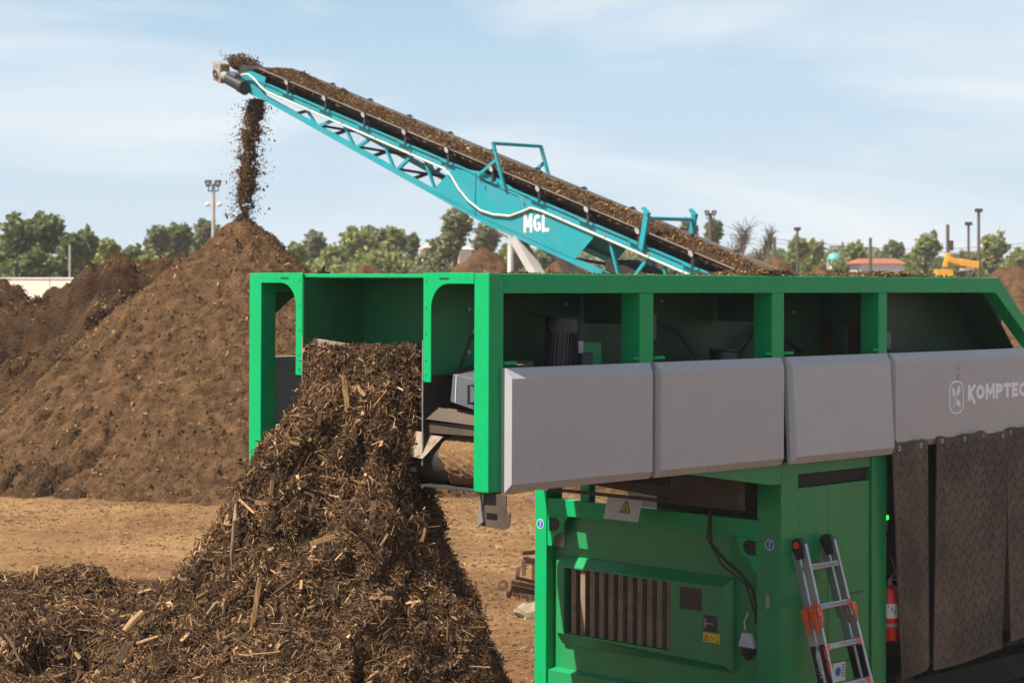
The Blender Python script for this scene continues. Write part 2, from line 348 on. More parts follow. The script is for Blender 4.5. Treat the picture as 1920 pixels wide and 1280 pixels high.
def main_cone(X, Y):
    r = np.hypot(X+5.18, Y-39.1)
    th = np.arctan2(Y-39.1, X+5.18)
    rr = r*(1+.05*np.sin(3*th+1))
    z = np.interp(rr, [0, .12, .36, .72, 1.03, 1.5, 2.0, 6.1, 6.6, 8], [5.03, 5.0, 4.82, 4.46, 4.16, 3.80, 3.42, .12, -.05, -.5])
    ridge = np.interp(X, [-5, -3.9, -2.6, -1, 0], [3.3, 3.95, 3.80, 3.6, 2.8])-np.abs(Y-40.2+.1*(X+4))*.78
    q = ((X+.5*(39-Y))*.8+.8*fbm(X/1.6, Y/1.2, 3, 98)) % 1.0
    msk = np.clip(-.1+1.5*fbm(X/1.7, Y/1.3, 2, 99), 0, 1)*np.clip((r-1.2)/1.5, 0, 1)
    z = z+.34*msk*(np.minimum(q/.8, 1)-np.clip((q-.8)/.2, 0, 1)-.5)
    return np.maximum(z, np.where(X > -5, ridge, -1))
pile('compost_pile', main_cone, -12.5, 1.5, 32.3, 45.5, .04, 'tall sharp cone of fresh brown compost under the turquoise conveyor head', 130000, 2, .085)
def ridge2(X, Y):
    cr = np.interp(X, [-13, -9.6, -9.0, -8.3, -7.6, -6.9, -6.5, -6.0, -5], [3.2, 3.26, 3.50, 4.02, 4.27, 4.40, 4.34, 3.3, 2])
    yc = 40.3+.35*fbm(X/2.2, Y*0+2, 3, 5)
    d = yc-Y
    front = np.interp(d, [-1.2, 0, .35, .55, 1.6, 3.2, 6.3, 7.0], [0., 0, .12, .78, 1.2, 2.1, 4.0, 4.6])
    z = cr-np.where(d > -.3, front+(.15*fbm(X/1.1, Y/1.1, 3, 4)), np.abs(d+.3)*.8)
    q = (X*.95+.42*np.maximum(d, 0)+.55*fbm(X/1.3, Y/1.3, 3, 88)) % 1.0
    msk = np.clip(.6+1.3*fbm(X/1.8, Y/1.4, 2, 89), 0, 1)*np.clip(d/.6, 0, 1)
    z = z+.34*msk*(np.minimum(q/.85, 1)-np.clip((q-.85)/.15, 0, 1)-.5)
    return z
pile('compost_pile', ridge2, -14.5, -4.6, 32.6, 43.5, .042, 'long crumbly brown compost ridge left of the sharp cone, with a dark slumped crest', 110000, 31, .27, m=COMPD)
def pile3(X, Y):
    cr = np.interp(X, [-16, -12, -10.43, -9.94, -9.5, -8.2], [4.7, 4.25, 3.93, 3.58, 2.95, 1.2])
    return cr-np.abs(Y-41.3)*.72
pile('compost_pile', pile3, -17, -7.8, 35.0, 45, .07, 'dark compost heap at the left edge in front of the pale wall', 30000, 57, .18, m=COMPD)
def bg_pile(pxl, pxr, top, Y, label, seed, skew=.5):
    xl = (pxl-960)/F*Y; xr = (pxr-960)/F*Y; h = HC-(top-HOR)/F*Y; cx = xl+(xr-xl)*skew; hw = (xr-xl)/2
    rb = hw*1.25+.5
    def zf(X, YY):
        return h-(h-2.9)*np.hypot((X-cx)/hw, (YY-Y)*.55/(h-2.9))**1.45
    ext = hw*h/(h-2.9)*1.05
    pile('compost_pile', zf, cx-ext, cx+ext, Y-h/.55-1, Y+h/.55+1, max(.12, hw/40), label, 0, seed, .3)
bg_pile(585, 775, 499, 55, 'low brown heap just right of the tall cone, behind the green screen box', 61)
bg_pile(700, 880, 503, 60, 'low brown heap in front of the round green trees', 62)
bg_pile(800, 1010, 466, 70, 'rounded brown heap below the conveyor logo, beside the white pipe', 63)
bg_pile(960, 1150, 486, 75, 'brown heap behind the pale conveyor leg', 64)
bg_pile(1400, 1530, 484, 90, 'brown heap right of the conveyor, under the bare trees', 65, .45)
bg_pile(1500, 1580, 495, 85, 'small low brown heap left of the red roofed building', 66)
bg_pile(1800, 2000, 490, 80, 'brown heap at the right edge in front of the excavator', 67)
def big_right(X, Y):
    return 3.9-np.hypot((X-13.5)*.28, (Y-38)*.6)
pile('compost_pile', big_right, 1, 26, 31, 45, .13, 'broad brown compost bank behind the sloping end of the green machine', 0, 71, .14)
pile('compost_pile', lambda X, Y: 5.2-np.hypot((X-17)*.55, (Y-6)*.42), 6, 28, -8, 20, .25, 'unseen brown compost bank right of the camera, added to cut bounce light on the grey flaps', 0, 81, .2)  # unseen bank added to hold back ground bounce and sky fill
pile('compost_pile', lambda X, Y: .62-np.hypot((X+4.3)*.8, (Y-20.9)*.8), -5.2, -3.4, 19.9, 21.9, .03, 'small dark clump of mulch on the bare ground behind the chip mound', 1500, 72, .2)

# ---------------------------------------------------------------- screening machine (local x along its length, y to its far side, z from the ground)
ANG = R(45.6); MW = 2.55
mroot = empty('screening_machine', (0, 0, 0), 'green and grey screening machine with open bays, grey flaps and rubber curtains, spilling wood chips', 'machine')
Mrot = Matrix.Rotation(ANG, 4, 'Z') @ Matrix.Rotation(R(.35), 4, 'Y')
CORNER = Vector((-.15236, 13.46424, 3.8))
base = CORNER+Mrot.to_3x3() @ Vector((0, 0, -3.8))
mroot.matrix_world = Matrix.Translation(base) @ Mrot
ZT = 3.8
def mfn(p): return (p[0], p[1], p[2]+ZT)
def M(): return MB(mfn)
BV = .004
P14 = .14
CHALK = mat('chalky_plate', (.36, .29, .21), .8, var=.4, scale=20, dirt=.8, dscale=9)
# --- upper frame
M().box((0, 0, -1.46), (P14, .14, -.0)).build('end_post', GREEN, mroot, .006)
M().box((0, MW-.14, -1.46), (P14, MW, 0)).build('end_post', GREEN, mroot, .006)
for sgn in (0, 1):
    def wy(y): return y if not sgn else MW-y
    m = M()
    # top rail with a mitred front corner and a sloping end
    y0, y1 = wy(0), wy(.14)
    poly = [(.143, -.002), (6.42, -.002), (7.35, -.75), (7.20, -.75), (6.36, -.135), (.143, -.135)]
    m.prism(poly, y1-y0, 'xz', y0); m.build('top_rail', GREEN, mroot, .006)
    for a, b in ((1.533, 1.686), (3.096, 3.253), (4.542, 4.666)):
        M().box((a, wy(.002), -.1352), (b, wy(.18), -1.40)).build('side_post', GREEN, mroot, .005)
    if sgn == 0: M().box((.143, .16, -.66), (8.2, .10, -.72)).build('sill_rail', GREEN_D, mroot)
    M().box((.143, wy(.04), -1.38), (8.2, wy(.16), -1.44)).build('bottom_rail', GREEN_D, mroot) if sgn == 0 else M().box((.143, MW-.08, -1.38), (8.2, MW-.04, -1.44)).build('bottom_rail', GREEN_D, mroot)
# arched corner brackets in the end face
def bracket(wi, wo):
    """wi = inner edge (towards the opening), wo = at the post; polygon in y,z"""
    s = 1 if wo > wi else -1; st = wi+s*.075
    pts = [(wi, .003), (wo, .003), (wo, -.072)]
    r = .17; cx = st+s*r; cz = -.072-r
    for k in range(0, 9):
        a = R(90)+s*R(0); t_ = k/8*math.pi/2
        pts.append((cx-s*r*math.sin(t_), cz+r*math.cos(t_)))
    pts += [(st, -.745), (wi+s*.012, -.745), (wi, -.733)]
    o = M().prism(pts, .012, 'yz', -.004); return o.build('corner_bracket', GREEN, mroot, .002)
for wi, wo in ((.632, .139), (1.925, 2.412)):
    br = bracket(wi, wo); s = 1 if wo > wi else -1
    h = M()
    for zz in (-.055, -.24, -.42, -.6, -.70): M().tube([(-.006, wi+s*.03, zz), (-.004+.002, wi+s*.03, zz)], .006, 8).build('bolt_hole', INK, br)
    h.box((-.0065, wi+s*.16, -.032), (-.003, wi+s*.25, -.041)); h.build('slot', INK, br)
# roof deck and cross members behind the end frame
M().box((.009, .14, -.012), (.09, .63, -.070)).build('top_beam', GREEN_D, mroot)
M().box((.09, .63, -.004), (.02, MW-.62, -.03)).build('top_lip', GREEN, mroot, .002)
M().box((.01, 1.93, -.012), (.14, 2.41, -.070)).build('top_beam', GREEN_D, mroot)
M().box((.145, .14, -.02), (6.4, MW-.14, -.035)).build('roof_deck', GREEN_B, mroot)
# chute hood plate and side walls
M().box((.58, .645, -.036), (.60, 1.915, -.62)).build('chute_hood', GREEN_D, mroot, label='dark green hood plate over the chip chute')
M().hexa([(.28, 1.56, -.60), (.29, 1.56, -.60), (.09, 1.915, -.55), (.08, 1.915, -.55), (.28, 1.56, -.53), (.29, 1.56, -.53), (.10, 1.915, -.475), (.09, 1.915, -.475)]).build('chute_lip', CHALK, mroot)
for wv in (.637, 1.922):
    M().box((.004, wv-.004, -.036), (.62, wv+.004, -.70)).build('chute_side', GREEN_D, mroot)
    M().box((-.006, wv-.004, -.46), (.003, wv+.004, -1.32)).build('chute_edge', STEEL, mroot)
    M().box((.004, wv-.004, -.701), (1.2, wv+.004, -1.32)).build('chute_lower_side', DARK, mroot)
M().box((.75, .645, -.036), (.77, 1.915, -1.3)).build('chute_back', DARK, mroot)
# inner bay walls (near and far)
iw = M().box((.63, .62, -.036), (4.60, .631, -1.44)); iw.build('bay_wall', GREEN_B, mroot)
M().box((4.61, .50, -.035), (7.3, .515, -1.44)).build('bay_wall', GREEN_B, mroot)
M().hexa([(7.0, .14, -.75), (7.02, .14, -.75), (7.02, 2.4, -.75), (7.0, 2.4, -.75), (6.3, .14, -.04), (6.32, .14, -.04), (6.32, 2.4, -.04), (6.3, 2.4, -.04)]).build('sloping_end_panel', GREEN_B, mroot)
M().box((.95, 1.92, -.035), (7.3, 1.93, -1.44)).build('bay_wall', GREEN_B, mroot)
M().box((.145, .12, -1.36), (7.4, .62, -1.375)).build('bay_floor', DARK, mroot)
for xs in (2.15,): pass
for x in (1.60, 3.17, 4.60): M().box((x-.01, .19, -.14), (x+.01, .6, -.36)).build('gusset', GREEN_B, mroot)
M().prism([(.16, -.136), (.42, -.136), (.42, -.17), (.24, -.30)], .01, 'xz', MW-.02).build('gusset', GREEN_D, mroot)

# --- motors in the bays
def motor(x, y, z, r, h, tilt):
    e = M(); e.tube([(x, y, z-h), (x+tilt, y, z-.11)], r*.86, 24)
    for k in range(28):
        a = 2*math.pi*k/28; c, s_ = math.cos(a), math.sin(a)
        e.bar((x+c*r*.9, y+s_*r*.9, z-h), (x+tilt+c*r*.9, y+s_*r*.9, z-.11), .006, r*.18, up=(c, s_, 0))
    mo = e.build('motor', BLKP, mroot)
    M().tube([(x+tilt, y, z-.12), (x+tilt*1.1, y, z-.03), (x+tilt*1.15, y, z-.015)], [r*.99, r*.99, r*.93], 28).build('fan_cover', BLKP, mo, smooth=True)
    M().tube([(x+tilt*1.15, y, z-.012), (x+tilt*1.18, y, z)], [r*1.04, r*1.0], 28).build('fan_cap', BLKP, mo, smooth=True)
    M().box((x+r*.6, y-r*1.25, z-h*.98), (x+r*1.5, y-r*.2, z-h*.62)).build('terminal_box', BLKP, mo, .006)
    M().box((x+r*.50, y-r*1.04, z-h*.62), (x+r*.9, y-r*.98, z-h*.42)).build('nameplate', STEEL, mo)
motor(1.05, .34, -.30, .125, .42, .03)
motor(2.93, .34, -.575, .13, .40, .02)
M().box((1.33, .45, -.50), (1.62, .47, -.70)).build('mounting_plate', GREEN, mroot)
# dark hydraulic block in the last bay
hb = M(); hb.box((4.86, .34, -.18), (4.90, .38, -.42)); hb.build('hydraulic_hose_post', BLACK, mroot)
M().hexa([(4.70, .2, -.42), (5.0, .2, -.42), (5.0, .45, -.42), (4.7, .45, -.42), (4.72, .22, -.33), (4.92, .22, -.33), (4.92, .42, -.33), (4.72, .42, -.33)]).build('block_cover', BROWN, mroot)
M().box((4.70, .22, -.421), (4.92, .42, -.66)).build('hydraulic_block', BLACK, mroot, .01)
M().box((4.93, .2, -.46), (5.03, .3, -.62)).build('sensor_box', DGREY, mroot, .012)

for (pts, rr_) in (([(.30, .60, -.70), (.32, .50, -.45), (.50, .55, -.30), (.95, .58, -.26), (1.4, .6, -.34), (1.55, .6, -.6)], .012), ([(1.75, .6, -.2), (2.2, .6, -.24), (2.6, .55, -.42), (2.75, .45, -.66)], .014),
                  ([(3.3, .6, -.16), (3.7, .59, -.20), (4.1, .58, -.17), (4.5, .6, -.25)], .012), ([(3.35, .55, -.66), (3.55, .52, -.48), (3.9, .56, -.44), (4.3, .6, -.62)], .016), ([(4.75, .45, -.2), (4.85, .42, -.3), (4.82, .36, -.4)], .012)):
    M().tube(pts, rr_, 8).build('hydraulic_hose', BLACK, mroot, smooth=True)
for bx_, bz_ in ((.42, -.25), (.42, -.55), (1.42, -.22), (2.05, -.5), (2.5, -.2), (3.6, -.34), (4.2, -.3)):
    M().tube([(bx_, .612, bz_), (bx_, .619, bz_)], .014, 10).build('wall_bolt', STEEL, mroot)
M().box((2.15, .56, -.30), (2.38, .618, -.50)).build('junction_box', DGREY, mroot, .008)
M().prism([(.16, -.70), (.62, -.70), (.62, -.60), (.45, -.64), (.3, -.675)], .42, 'xz', .18).build('dust_ledge', BROWN, mroot)
for k_ in range(4): M().tube([(.12+.02*k_, .17+.02*k_, -.72), (.10+.03*k_, .20+.012*k_, -.62), (.15+.03*k_, .24+.02*k_, -.56+.02*k_)], .004, 6).build('loose_wire', STEEL, mroot)

# --- grey side flaps
def flap(x0, x1, z0, z1, depth=.082, bz=.072, bx=.022, back=.0, name='side_flap'):
    m = M(); q = -depth; e = -depth+.045
    o = [(x0, z0), (x1, z0), (x1, z1), (x0, z1)]; i = [(x0+bx, z0-bz), (x1-bx, z0-bz), (x1-bx, z1+bz*.78), (x0+bx, z1+bz*.78)]
    vs = [(x, back, z) for x, z in o]+[(x, e, z) for x, z in o]+[(x, q, z) for x, z in i]
    m.add(vs, [(3, 2, 1, 0), (0, 1, 5, 4), (1, 2, 6, 5), (2, 3, 7, 6), (3, 0, 4, 7), (4, 5, 9, 8), (5, 6, 10, 9), (6, 7, 11, 10), (7, 4, 8, 11), (8, 9, 10, 11)])
    return m
for far in (0, 1):
    for i, (a, b) in enumerate(((.118, 1.605), (1.662, 3.165), (3.225, 4.605), (4.652, 8.2))):
        m = flap(a, b, -.633, -1.465 if i < 3 else -1.42)
        if far: m.v = [(x, MW-y, z) for x, y, z in m.v]; m.f = [f[::-1] for f in m.f]
        if i == 2 and not far:   # this one has swung out a little at its foot
            th = R(3.6); m.v = [(x, (y-.0)*math.cos(th)+(z+.633)*math.sin(th), -.633-y*math.sin(th)+(z+.633)*math.cos(th)) for x, y, z in m.v]
        fo = m.build('side_flap', GREY, mroot, .0025, label='grey flap swung slightly outwards' if (i == 2 and not far) else None)
        if not far:
            for hx in ((a+.05, b-.12)[0:2] if i < 3 else (a+.03,)):
                if i == 3: hx = 4.80; continue
                hb = M(); hb.tube([(hx, .02, -.605), (hx+.11, .02, -.605)], .014, 10); hb.tube([(hx-.012, .02, -.605), (hx, .02, -.605)], .010, 8)
                hb.build('hinge_pin', GREEN, fo, smooth=True)
        if i == 3 and not far: FLAP4 = fo

# lettering and emblem on the last flap: strokes in (x, z) laid on the flap face
def strokes(name, items, m, parent, fn, th=.0012):
    mb = MB(fn); k = 0
    for pts, wd in items:
        for p, q in zip(pts[:-1], pts[1:]):
            d = Vector((q[0]-p[0], q[1]-p[1]));
            if d.length < 1e-6: continue
            nrm = Vector((-d.y, d.x)).normalized()*wd/2; ex = d.normalized()*wd*(.12 if len(pts) < 6 else .03)
            a = Vector(p)-ex; b_ = Vector(q)+ex; k += 1; o = th+k*.00006
            c4 = [a-nrm, b_-nrm, b_+nrm, a+nrm]
            mb.hexa([(c.x, c.y, 0) for c in c4]+[(c.x, c.y, o) for c in c4])
    return mb.build(name, m, parent)
def arc(cx, cy, rx, ry, a0, a1, n=12): return [(cx+rx*math.cos(R(a0+(a1-a0)*i/n)), cy+ry*math.sin(R(a0+(a1-a0)*i/n))) for i in range(n+1)]
def glyph(ch, x, h, wd, t):
    hh = h; w_ = wd; i = t/2
    G = {
        'K': [([(i, 0), (i, hh)], t), ([(i, hh*.45), (w_, hh)], t), ([(i*1.6, hh*.52), (w_*.98, -hh*.26)], t)],
        'O': [(arc(w_/2, hh/2, w_/2-i, hh/2-i, 0, 360, 16), t)],
        'M': [([(i, 0), (i, hh)], t), ([(i, hh), (w_/2, hh*.3), (w_-i, hh)], t*.95), ([(w_-i, hh), (w_-i, 0)], t)],
        'P': [([(i, 0), (i, hh)], t), ([(i, hh-i)]+arc(w_*.5, hh*.68, w_*.42-i*.2, hh*.32-i, 90, -90, 8)+[(i, hh*.36+i*.6)], t)],
        'T': [([(w_/2, 0), (w_/2, hh)], t), ([(0, hh-i), (w_, hh-i)], t)],
        'E': [([(i, 0), (i, hh)], t), ([(i, hh-i), (w_, hh-i)], t), ([(i, hh/2), (w_*.9, hh/2)], t*.85), ([(i, i), (w_, i)], t)],
        'C': [(arc(w_*.55, hh/2, w_*.55-i, hh/2-i, 50, 310, 12), t)],
        'H': [([(i, 0), (i, hh)], t), ([(w_-i, 0), (w_-i, hh)], t), ([(i, hh/2), (w_-i, hh/2)], t)],
        'G': [(arc(w_*.52, hh/2, w_*.52-i, hh/2-i, 50, 335, 12), t), ([(w_*.5, hh*.46), (w_-i, hh*.46), (w_-i, hh*.12)], t*.9)],
        'L': [([(i, 0), (i, hh)], t), ([(i, i), (w_, i)], t)],
    }[ch]
    return [([(px_+x, py_) for px_, py_ in p], q) for p, q in G]
items = []; x = 5.775
for ch, wd in zip('KOMPTECH', (.115, .135, .15, .115, .12, .10, .125, .12)):
    items += [([(a, b_-1.062) for a, b_ in p], q) for p, q in glyph(ch, x, .128, wd, .036)]; x += wd+.018
def flap_fn(p): return (p[0], -.0825-p[2], p[1]+ZT)
strokes('lettering', items, LETW, FLAP4, flap_fn)
ex0, ex1, ez0, ez1 = 5.485, 5.70, -1.165, -.895; rr = .08
em = [(ex0+rr, ez0), (ex1-rr, ez0)]
pts = arc(ex1-rr, ez0+rr, rr, rr, -90, 0, 5)+arc(ex1-rr, ez1-rr, rr, rr, 0, 90, 5)+arc(ex0+rr, ez1-rr, rr, rr, 90, 180, 5)+arc(ex0+rr, ez0+rr, rr, rr, 180, 270, 5); pts.append(pts[0])
eo = strokes('emblem', [(pts, .013), ([(5.545, -1.115), (5.565, -1.06), (5.60, -1.02)], .010)], LETW, FLAP4, flap_fn)
lf = MB(flap_fn)
def leaf(cx, cy, l_, w2, ang):
    p = []
    for k in range(12):
        t_ = 2*math.pi*k/12; u_ = l_/2*math.cos(t_); v_ = w2/2*math.sin(t_)*(1-.35*math.cos(t_)); a_ = R(ang)
        p.append((cx+u_*math.cos(a_)-v_*math.sin(a_), cy+u_*math.sin(a_)+v_*math.cos(a_)))
    lf.prism(p, .0016, 'xy', 0)
leaf(5.547, -.985, .085, .04, 108); leaf(5.625, -.975, .095, .042, 62); leaf(5.625, -1.085, .075, .05, -35)
lf.build('emblem_leaves', LETW, FLAP4)
sm = MB(flap_fn)
for k in range(34):
    a_ = random.gauss(5.60, .02)+(k % 9)*.002; z_ = random.uniform(-.88, -.74); q = random.uniform(.001, .0045); sm.prism([(a_+q*math.cos(t_*1.05), z_+q*1.4*math.sin(t_*1.05)) for t_ in range(6)], .0008+k*1e-5, 'xy', 0)
sm.build('mud_splash', BROWN, FLAP4)

# --- chute side equipment seen through the right-hand arch
hood = M().hexa([(.06, .10, -.94), (.5, .10, -.94), (.5, .43, -.875), (.06, .43, -.875), (.06, .10, -.725), (.5, .10, -.725), (.5, .405, -.685), (.06, .405, -.685)])
ho = hood.build('roller_hood', DGREY, mroot, .005)
M().hexa([(.056, .375, -.88), (.06, .375, -.88), (.10, .455, -.87), (.09, .455, -.87), (.056, .365, -.69), (.06, .365, -.69), (.10, .425, -.69), (.09, .425, -.69)]).build('hood_edge', WHITE, ho)
hh = M().tube([(.06, .20, -.755), (.01, .20, -.755), (.01, .20, -.875), (.06, .20, -.875)], .011, 8); hh.build('handle', BLKP, ho, smooth=True)
M().box((.36, .10, -.99), (.38, .60, -1.3)).build('deflector_plate', BROWN, mroot)
M().hexa([(.02, .142, -1.02), (.03, .142, -1.02), (.03, .63, -1.00), (.02, .63, -1.00), (.12, .142, -.945), (.13, .142, -.945), (.13, .63, -.92), (.12, .63, -.92)]).build('deflector_plate', BROWN, mroot)  # brown in place of grey paints in the shadow below the hood
M().box((.045, .142, -1.022), (.055, .63, -1.095)).build('deflector_skirt', BROWN, mroot)
DR = (.20, -1.275, .165)
M().tube([(DR[0], .08, DR[1]), (DR[0], .94, DR[1])], DR[2], 32).build('fines_belt_drum', BELT, mroot, smooth=True)
th = np.linspace(R(40), R(285), 90); ww = np.linspace(.06, .60, 60); TH, WW = np.meshgrid(th, ww)
edge = .50+.04*np.sin(TH*3)+.02*fbm(TH*6, TH*0, 3, 4)-.16*np.clip((TH-R(150))/R(80), 0, 1)*0
WW2 = .06+(WW-.06)/(.54)*(edge-.06)
rad = DR[2]+.018+.011*fbm(TH*9, WW*38, 4, 8)
fall = np.clip((edge-WW2)/.03, 0, 1); rad = DR[2]-.004+(rad-DR[2]+.004)*fall
grid_mesh('fine_soil_layer', DR[0]+rad*np.cos(TH), WW2, ZT+DR[1]+rad*np.sin(TH), SOIL, mroot)
M().hexa([(-.02, .62, -1.27), (-.01, .62, -1.27), (-.01, .86, -1.245), (-.02, .86, -1.245), (.06, .50, -1.115), (.07, .50, -1.115), (.07, .80, -1.09), (.06, .80, -1.09)]).build('scraper_plate', CHALK, mroot)
M().box((0, .1, -1.452), (.3, 1.0, -1.462)).build('belt_guard', BLACK, mroot)
M().box((.02, 2.12, -1.12), (.12, 2.26, -1.2)).build('roller_end', WHITE, mroot, .01)
M().tube([(.07, .64, -1.2), (.07, 2.12, -1.2)], .05, 12).build('roller', STEEL, mroot, smooth=True)
# hanging bracket below the corner post
hb = M()
for q in ([(.10, -1.468), (-.11, -1.468), (-.105, -1.600), (.10, -1.600)], [(.115, -1.6), (.075, -1.6), (.075, -1.645), (.115, -1.645)], [(-.03, -1.6), (-.10, -1.6), (-.15, -1.585), (-.14, -1.645), (-.03, -1.645)], [(.135, -1.645), (-.145, -1.645), (-.13, -1.685), (-.09, -1.70), (.13, -1.69)]):
    hb.prism(q, .008, 'yz', .06)
hb.box((.06, .10, -1.468), (.22, .108, -1.69))
hbo = hb.build('hanging_bracket', BROWN, mroot)
M().prism([(.112, -1.468), (.135, -1.70), (.085, -1.66), (.10, -1.58)], .02, 'yz', .035).build('lit_edge', STEEL, hbo)  # lighter steel puts sunlight into the colour of this flange
M().bar((.142, -.003, -.004), (.004, -.003, -.001), .002).bar((-.0, -.0025, -.002), (.141, -.0025, -.134), .004, .003).build('weld_seam', STEEL, mroot)
# --- under-belly and engine module
SE = 3.2207
M().box((2.0, .1, -1.47), (3.4, 1.9, -1.56)).box((3.41, .1, -1.47), (8.2, 2.45, -1.56)).build('belly_frame', DARK, mroot)
M().hexa([(2.93, .2, -1.82), (3.02, .2, -1.82), (3.02, 1.9, -1.72), (2.93, 1.9, -1.72), (2.93, .2, -1.562), (3.02, .2, -1.562), (3.02, 1.9, -1.562), (2.93, 1.9, -1.562)]).build('belt_frame', BROWN, mroot)
M().box((2.925, .15, -1.79), (2.96, 2.4, -1.815)).build('belt_frame_flange', BROWN, mroot)
M().prism([(1.95, -1.45), (3.23, -1.45), (3.23, -1.62), (3.1, -1.62)], .12, 'xz', .004).build('side_gusset', GREEN_S, mroot, .003)
M().box((SE, 2.51, -1.70), (SE+.2, 2.65, -3.8)).build('engine_post', GREEN, mroot, .006)
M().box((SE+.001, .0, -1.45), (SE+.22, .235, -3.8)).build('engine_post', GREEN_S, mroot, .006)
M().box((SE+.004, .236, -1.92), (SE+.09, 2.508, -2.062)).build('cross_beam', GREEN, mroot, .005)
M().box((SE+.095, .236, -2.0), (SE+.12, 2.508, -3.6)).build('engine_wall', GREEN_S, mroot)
M().box((SE+.16, .24, -1.561), (SE+.7, 1.4, -1.93)).build('belly_box', DARK, mroot)
M().box((SE+.07, 2.08, -1.56), (SE+.15, 2.18, -1.949)).build('support_stub', GREEN, mroot)
# brackets with cut-outs
for a, b_ in ((2.507, 2.26), (.237, .47)):
    s = 1 if b_ > a else -1
    m = M().prism([(a, -2.063), (b_, -2.063), (b_-s*.05, -2.11), (b_-s*.06, -2.19), (b_-s*.16, -2.24), (b_-s*.2, -2.33), (a, -2.33)], .012, 'yz', SE+.010); br = m.build('corner_gusset', GREEN, mroot)
    M().prism([(a+s*.02, -2.085), (a+s*.11, -2.085), (a+s*.14, -2.12), (a+s*.13, -2.17), (a+s*.09, -2.20), (a+s*.02, -2.20)], .004, 'yz', SE+.0055).build('cut_out', INK, br)
M().box((SE+.085, 2.38, -2.10), (SE+.094, 2.505, -2.34)).build('cover_plate', GREY, mroot)
# louvred cabinet
c0, c1, zt, zb = 2.385, .522, -2.41, -3.165
cab = M(); i = .035; dp = .16
o4 = [(c0, zt), (c1, zt), (c1, zb), (c0, zb)]; i4 = [(c0-.0, zt-.075), (c1+.05, zt-.075), (c1+.05, zb+.06), (c0, zb+.10)]
L0, L1, LZ0, LZ1 = 2.30, 1.115, -2.50, -3.06
xF = SE-.0; xB = SE+.24; xM = SE+.07
vs = [(xB, y, z) for y, z in o4]+[(xM, y, z) for y, z in o4]+[(xF, y, z) for y, z in i4]+[(xF, y, z) for y, z in ((L0, LZ0), (L1, LZ0), (L1, LZ1), (L0, LZ1))]+[(xF+.088, y, z) for y, z in ((L0, LZ0), (L1, LZ0), (L1, LZ1), (L0, LZ1))]
cab.add(vs, [(0, 1, 5, 4), (1, 2, 6, 5), (2, 3, 7, 6), (3, 0, 4, 7), (4, 5, 9, 8), (5, 6, 10, 9), (6, 7, 11, 10), (7, 4, 8, 11),
             (8, 9, 13, 12), (9, 10, 14, 13), (10, 11, 15, 14), (11, 8, 12, 15), (12, 13, 17, 16), (13, 14, 18, 17), (14, 15, 19, 18), (15, 12, 16, 19)])
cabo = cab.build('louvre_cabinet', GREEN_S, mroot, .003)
M().box((xF+.090, L0+.01, LZ0+.01), (xF+.084, L1-.01, LZ1-.01)).build('grille_back', DARK, cabo)
for k in range(11):
    y = L0-.06-k*(L0-L1-.08)/10.4
    M().hexa([(xF+.03, y, LZ1+.002), (xF+.036, y-.012, LZ1+.002), (xF+.083, y-.05, LZ1+.002), (xF+.08, y-.035, LZ1+.002), (xF+.03, y, LZ0-.002), (xF+.036, y-.012, LZ0-.002), (xF+.083, y-.05, LZ0-.002), (xF+.08, y-.035, LZ0-.002)]).build('louvre', SLAT, cabo)
    M().box((xF+.026, y+.0, LZ1+.004), (xF+.03, y-.055, LZ0-.004)).build('louvre', SLAT, cabo)
M().box((xF-.003, 1.015, -2.52), (xF+.001, .79, -2.70)).build('dusty_window', BROWN, cabo, .001)
lt = M().box((xF-.004, .765, -2.72), (xF+.001, .63, -2.85)).build('latch', BLKP, cabo, .002)
M().bar((xF-.012, .74, -2.75), (xF-.012, .74, -2.82), .010).bar((xF-.012, .74, -2.785), (xF-.012, .66, -2.785), .008).build('latch_key', STEEL, lt)
lb = M().box((xF-.002, .772, -2.862), (xF+.001, .60, -2.935)).build('yellow_warning_label', YEL, cabo)
def tri_sym(xp, yc, zc, r, parent, m=INK, t=.004):
    p = [(yc+r*math.sin(a), zc+r*math.cos(a)) for a in (0, 2.094, 4.189)]
    q = M()
    for a, b_ in zip(p, p[1:]+p[:1]): q.bar((xp, a[0], a[1]), (xp, b_[0], b_[1]), t, .0012, up=(1, 0, 0))
    q.bar((xp, yc, zc+r*.45), (xp, yc, zc-r*.25), t*1.1, .0012, up=(1, 0, 0))
    return q.build('warning_triangle', m, parent)
tri_sym(xF-.003, .735, -2.905, .032, lb)
q = M(); q.bar((xF-.003, .69, -2.88), (xF-.003, .665, -2.91), .004, .001, up=(1, 0, 0)).bar((xF-.003, .665, -2.91), (xF-.003, .635, -2.885), .004, .001, up=(1, 0, 0)).bar((xF-.003, .62, -2.875), (xF-.003, .62, -2.895), .004, .001, up=(1, 0, 0)); q.tube([(xF-.0035, .62, -2.918), (xF-.002, .62, -2.918)], .008, 10); q.build('label_marks', INK, lb)
for yy, zz in ((.93, -2.83), (.85, -2.83)): M().tube([(xF-.006, yy, zz), (xF, yy, zz)], .005, 8).build('screw', STEEL, cabo)
# ledge below the cabinet
M().hexa([(SE+.02, .0, -3.8), (SE+.3, .0, -3.8), (SE+.3, 2.508, -3.8), (SE+.02, 2.508, -3.8), (SE+.02, .236, -3.40), (SE+.3, .236, -3.34), (SE+.3, 2.508, -3.34), (SE+.02, 2.508, -3.40)]).build('lower_housing', GREEN_S, mroot, .004)
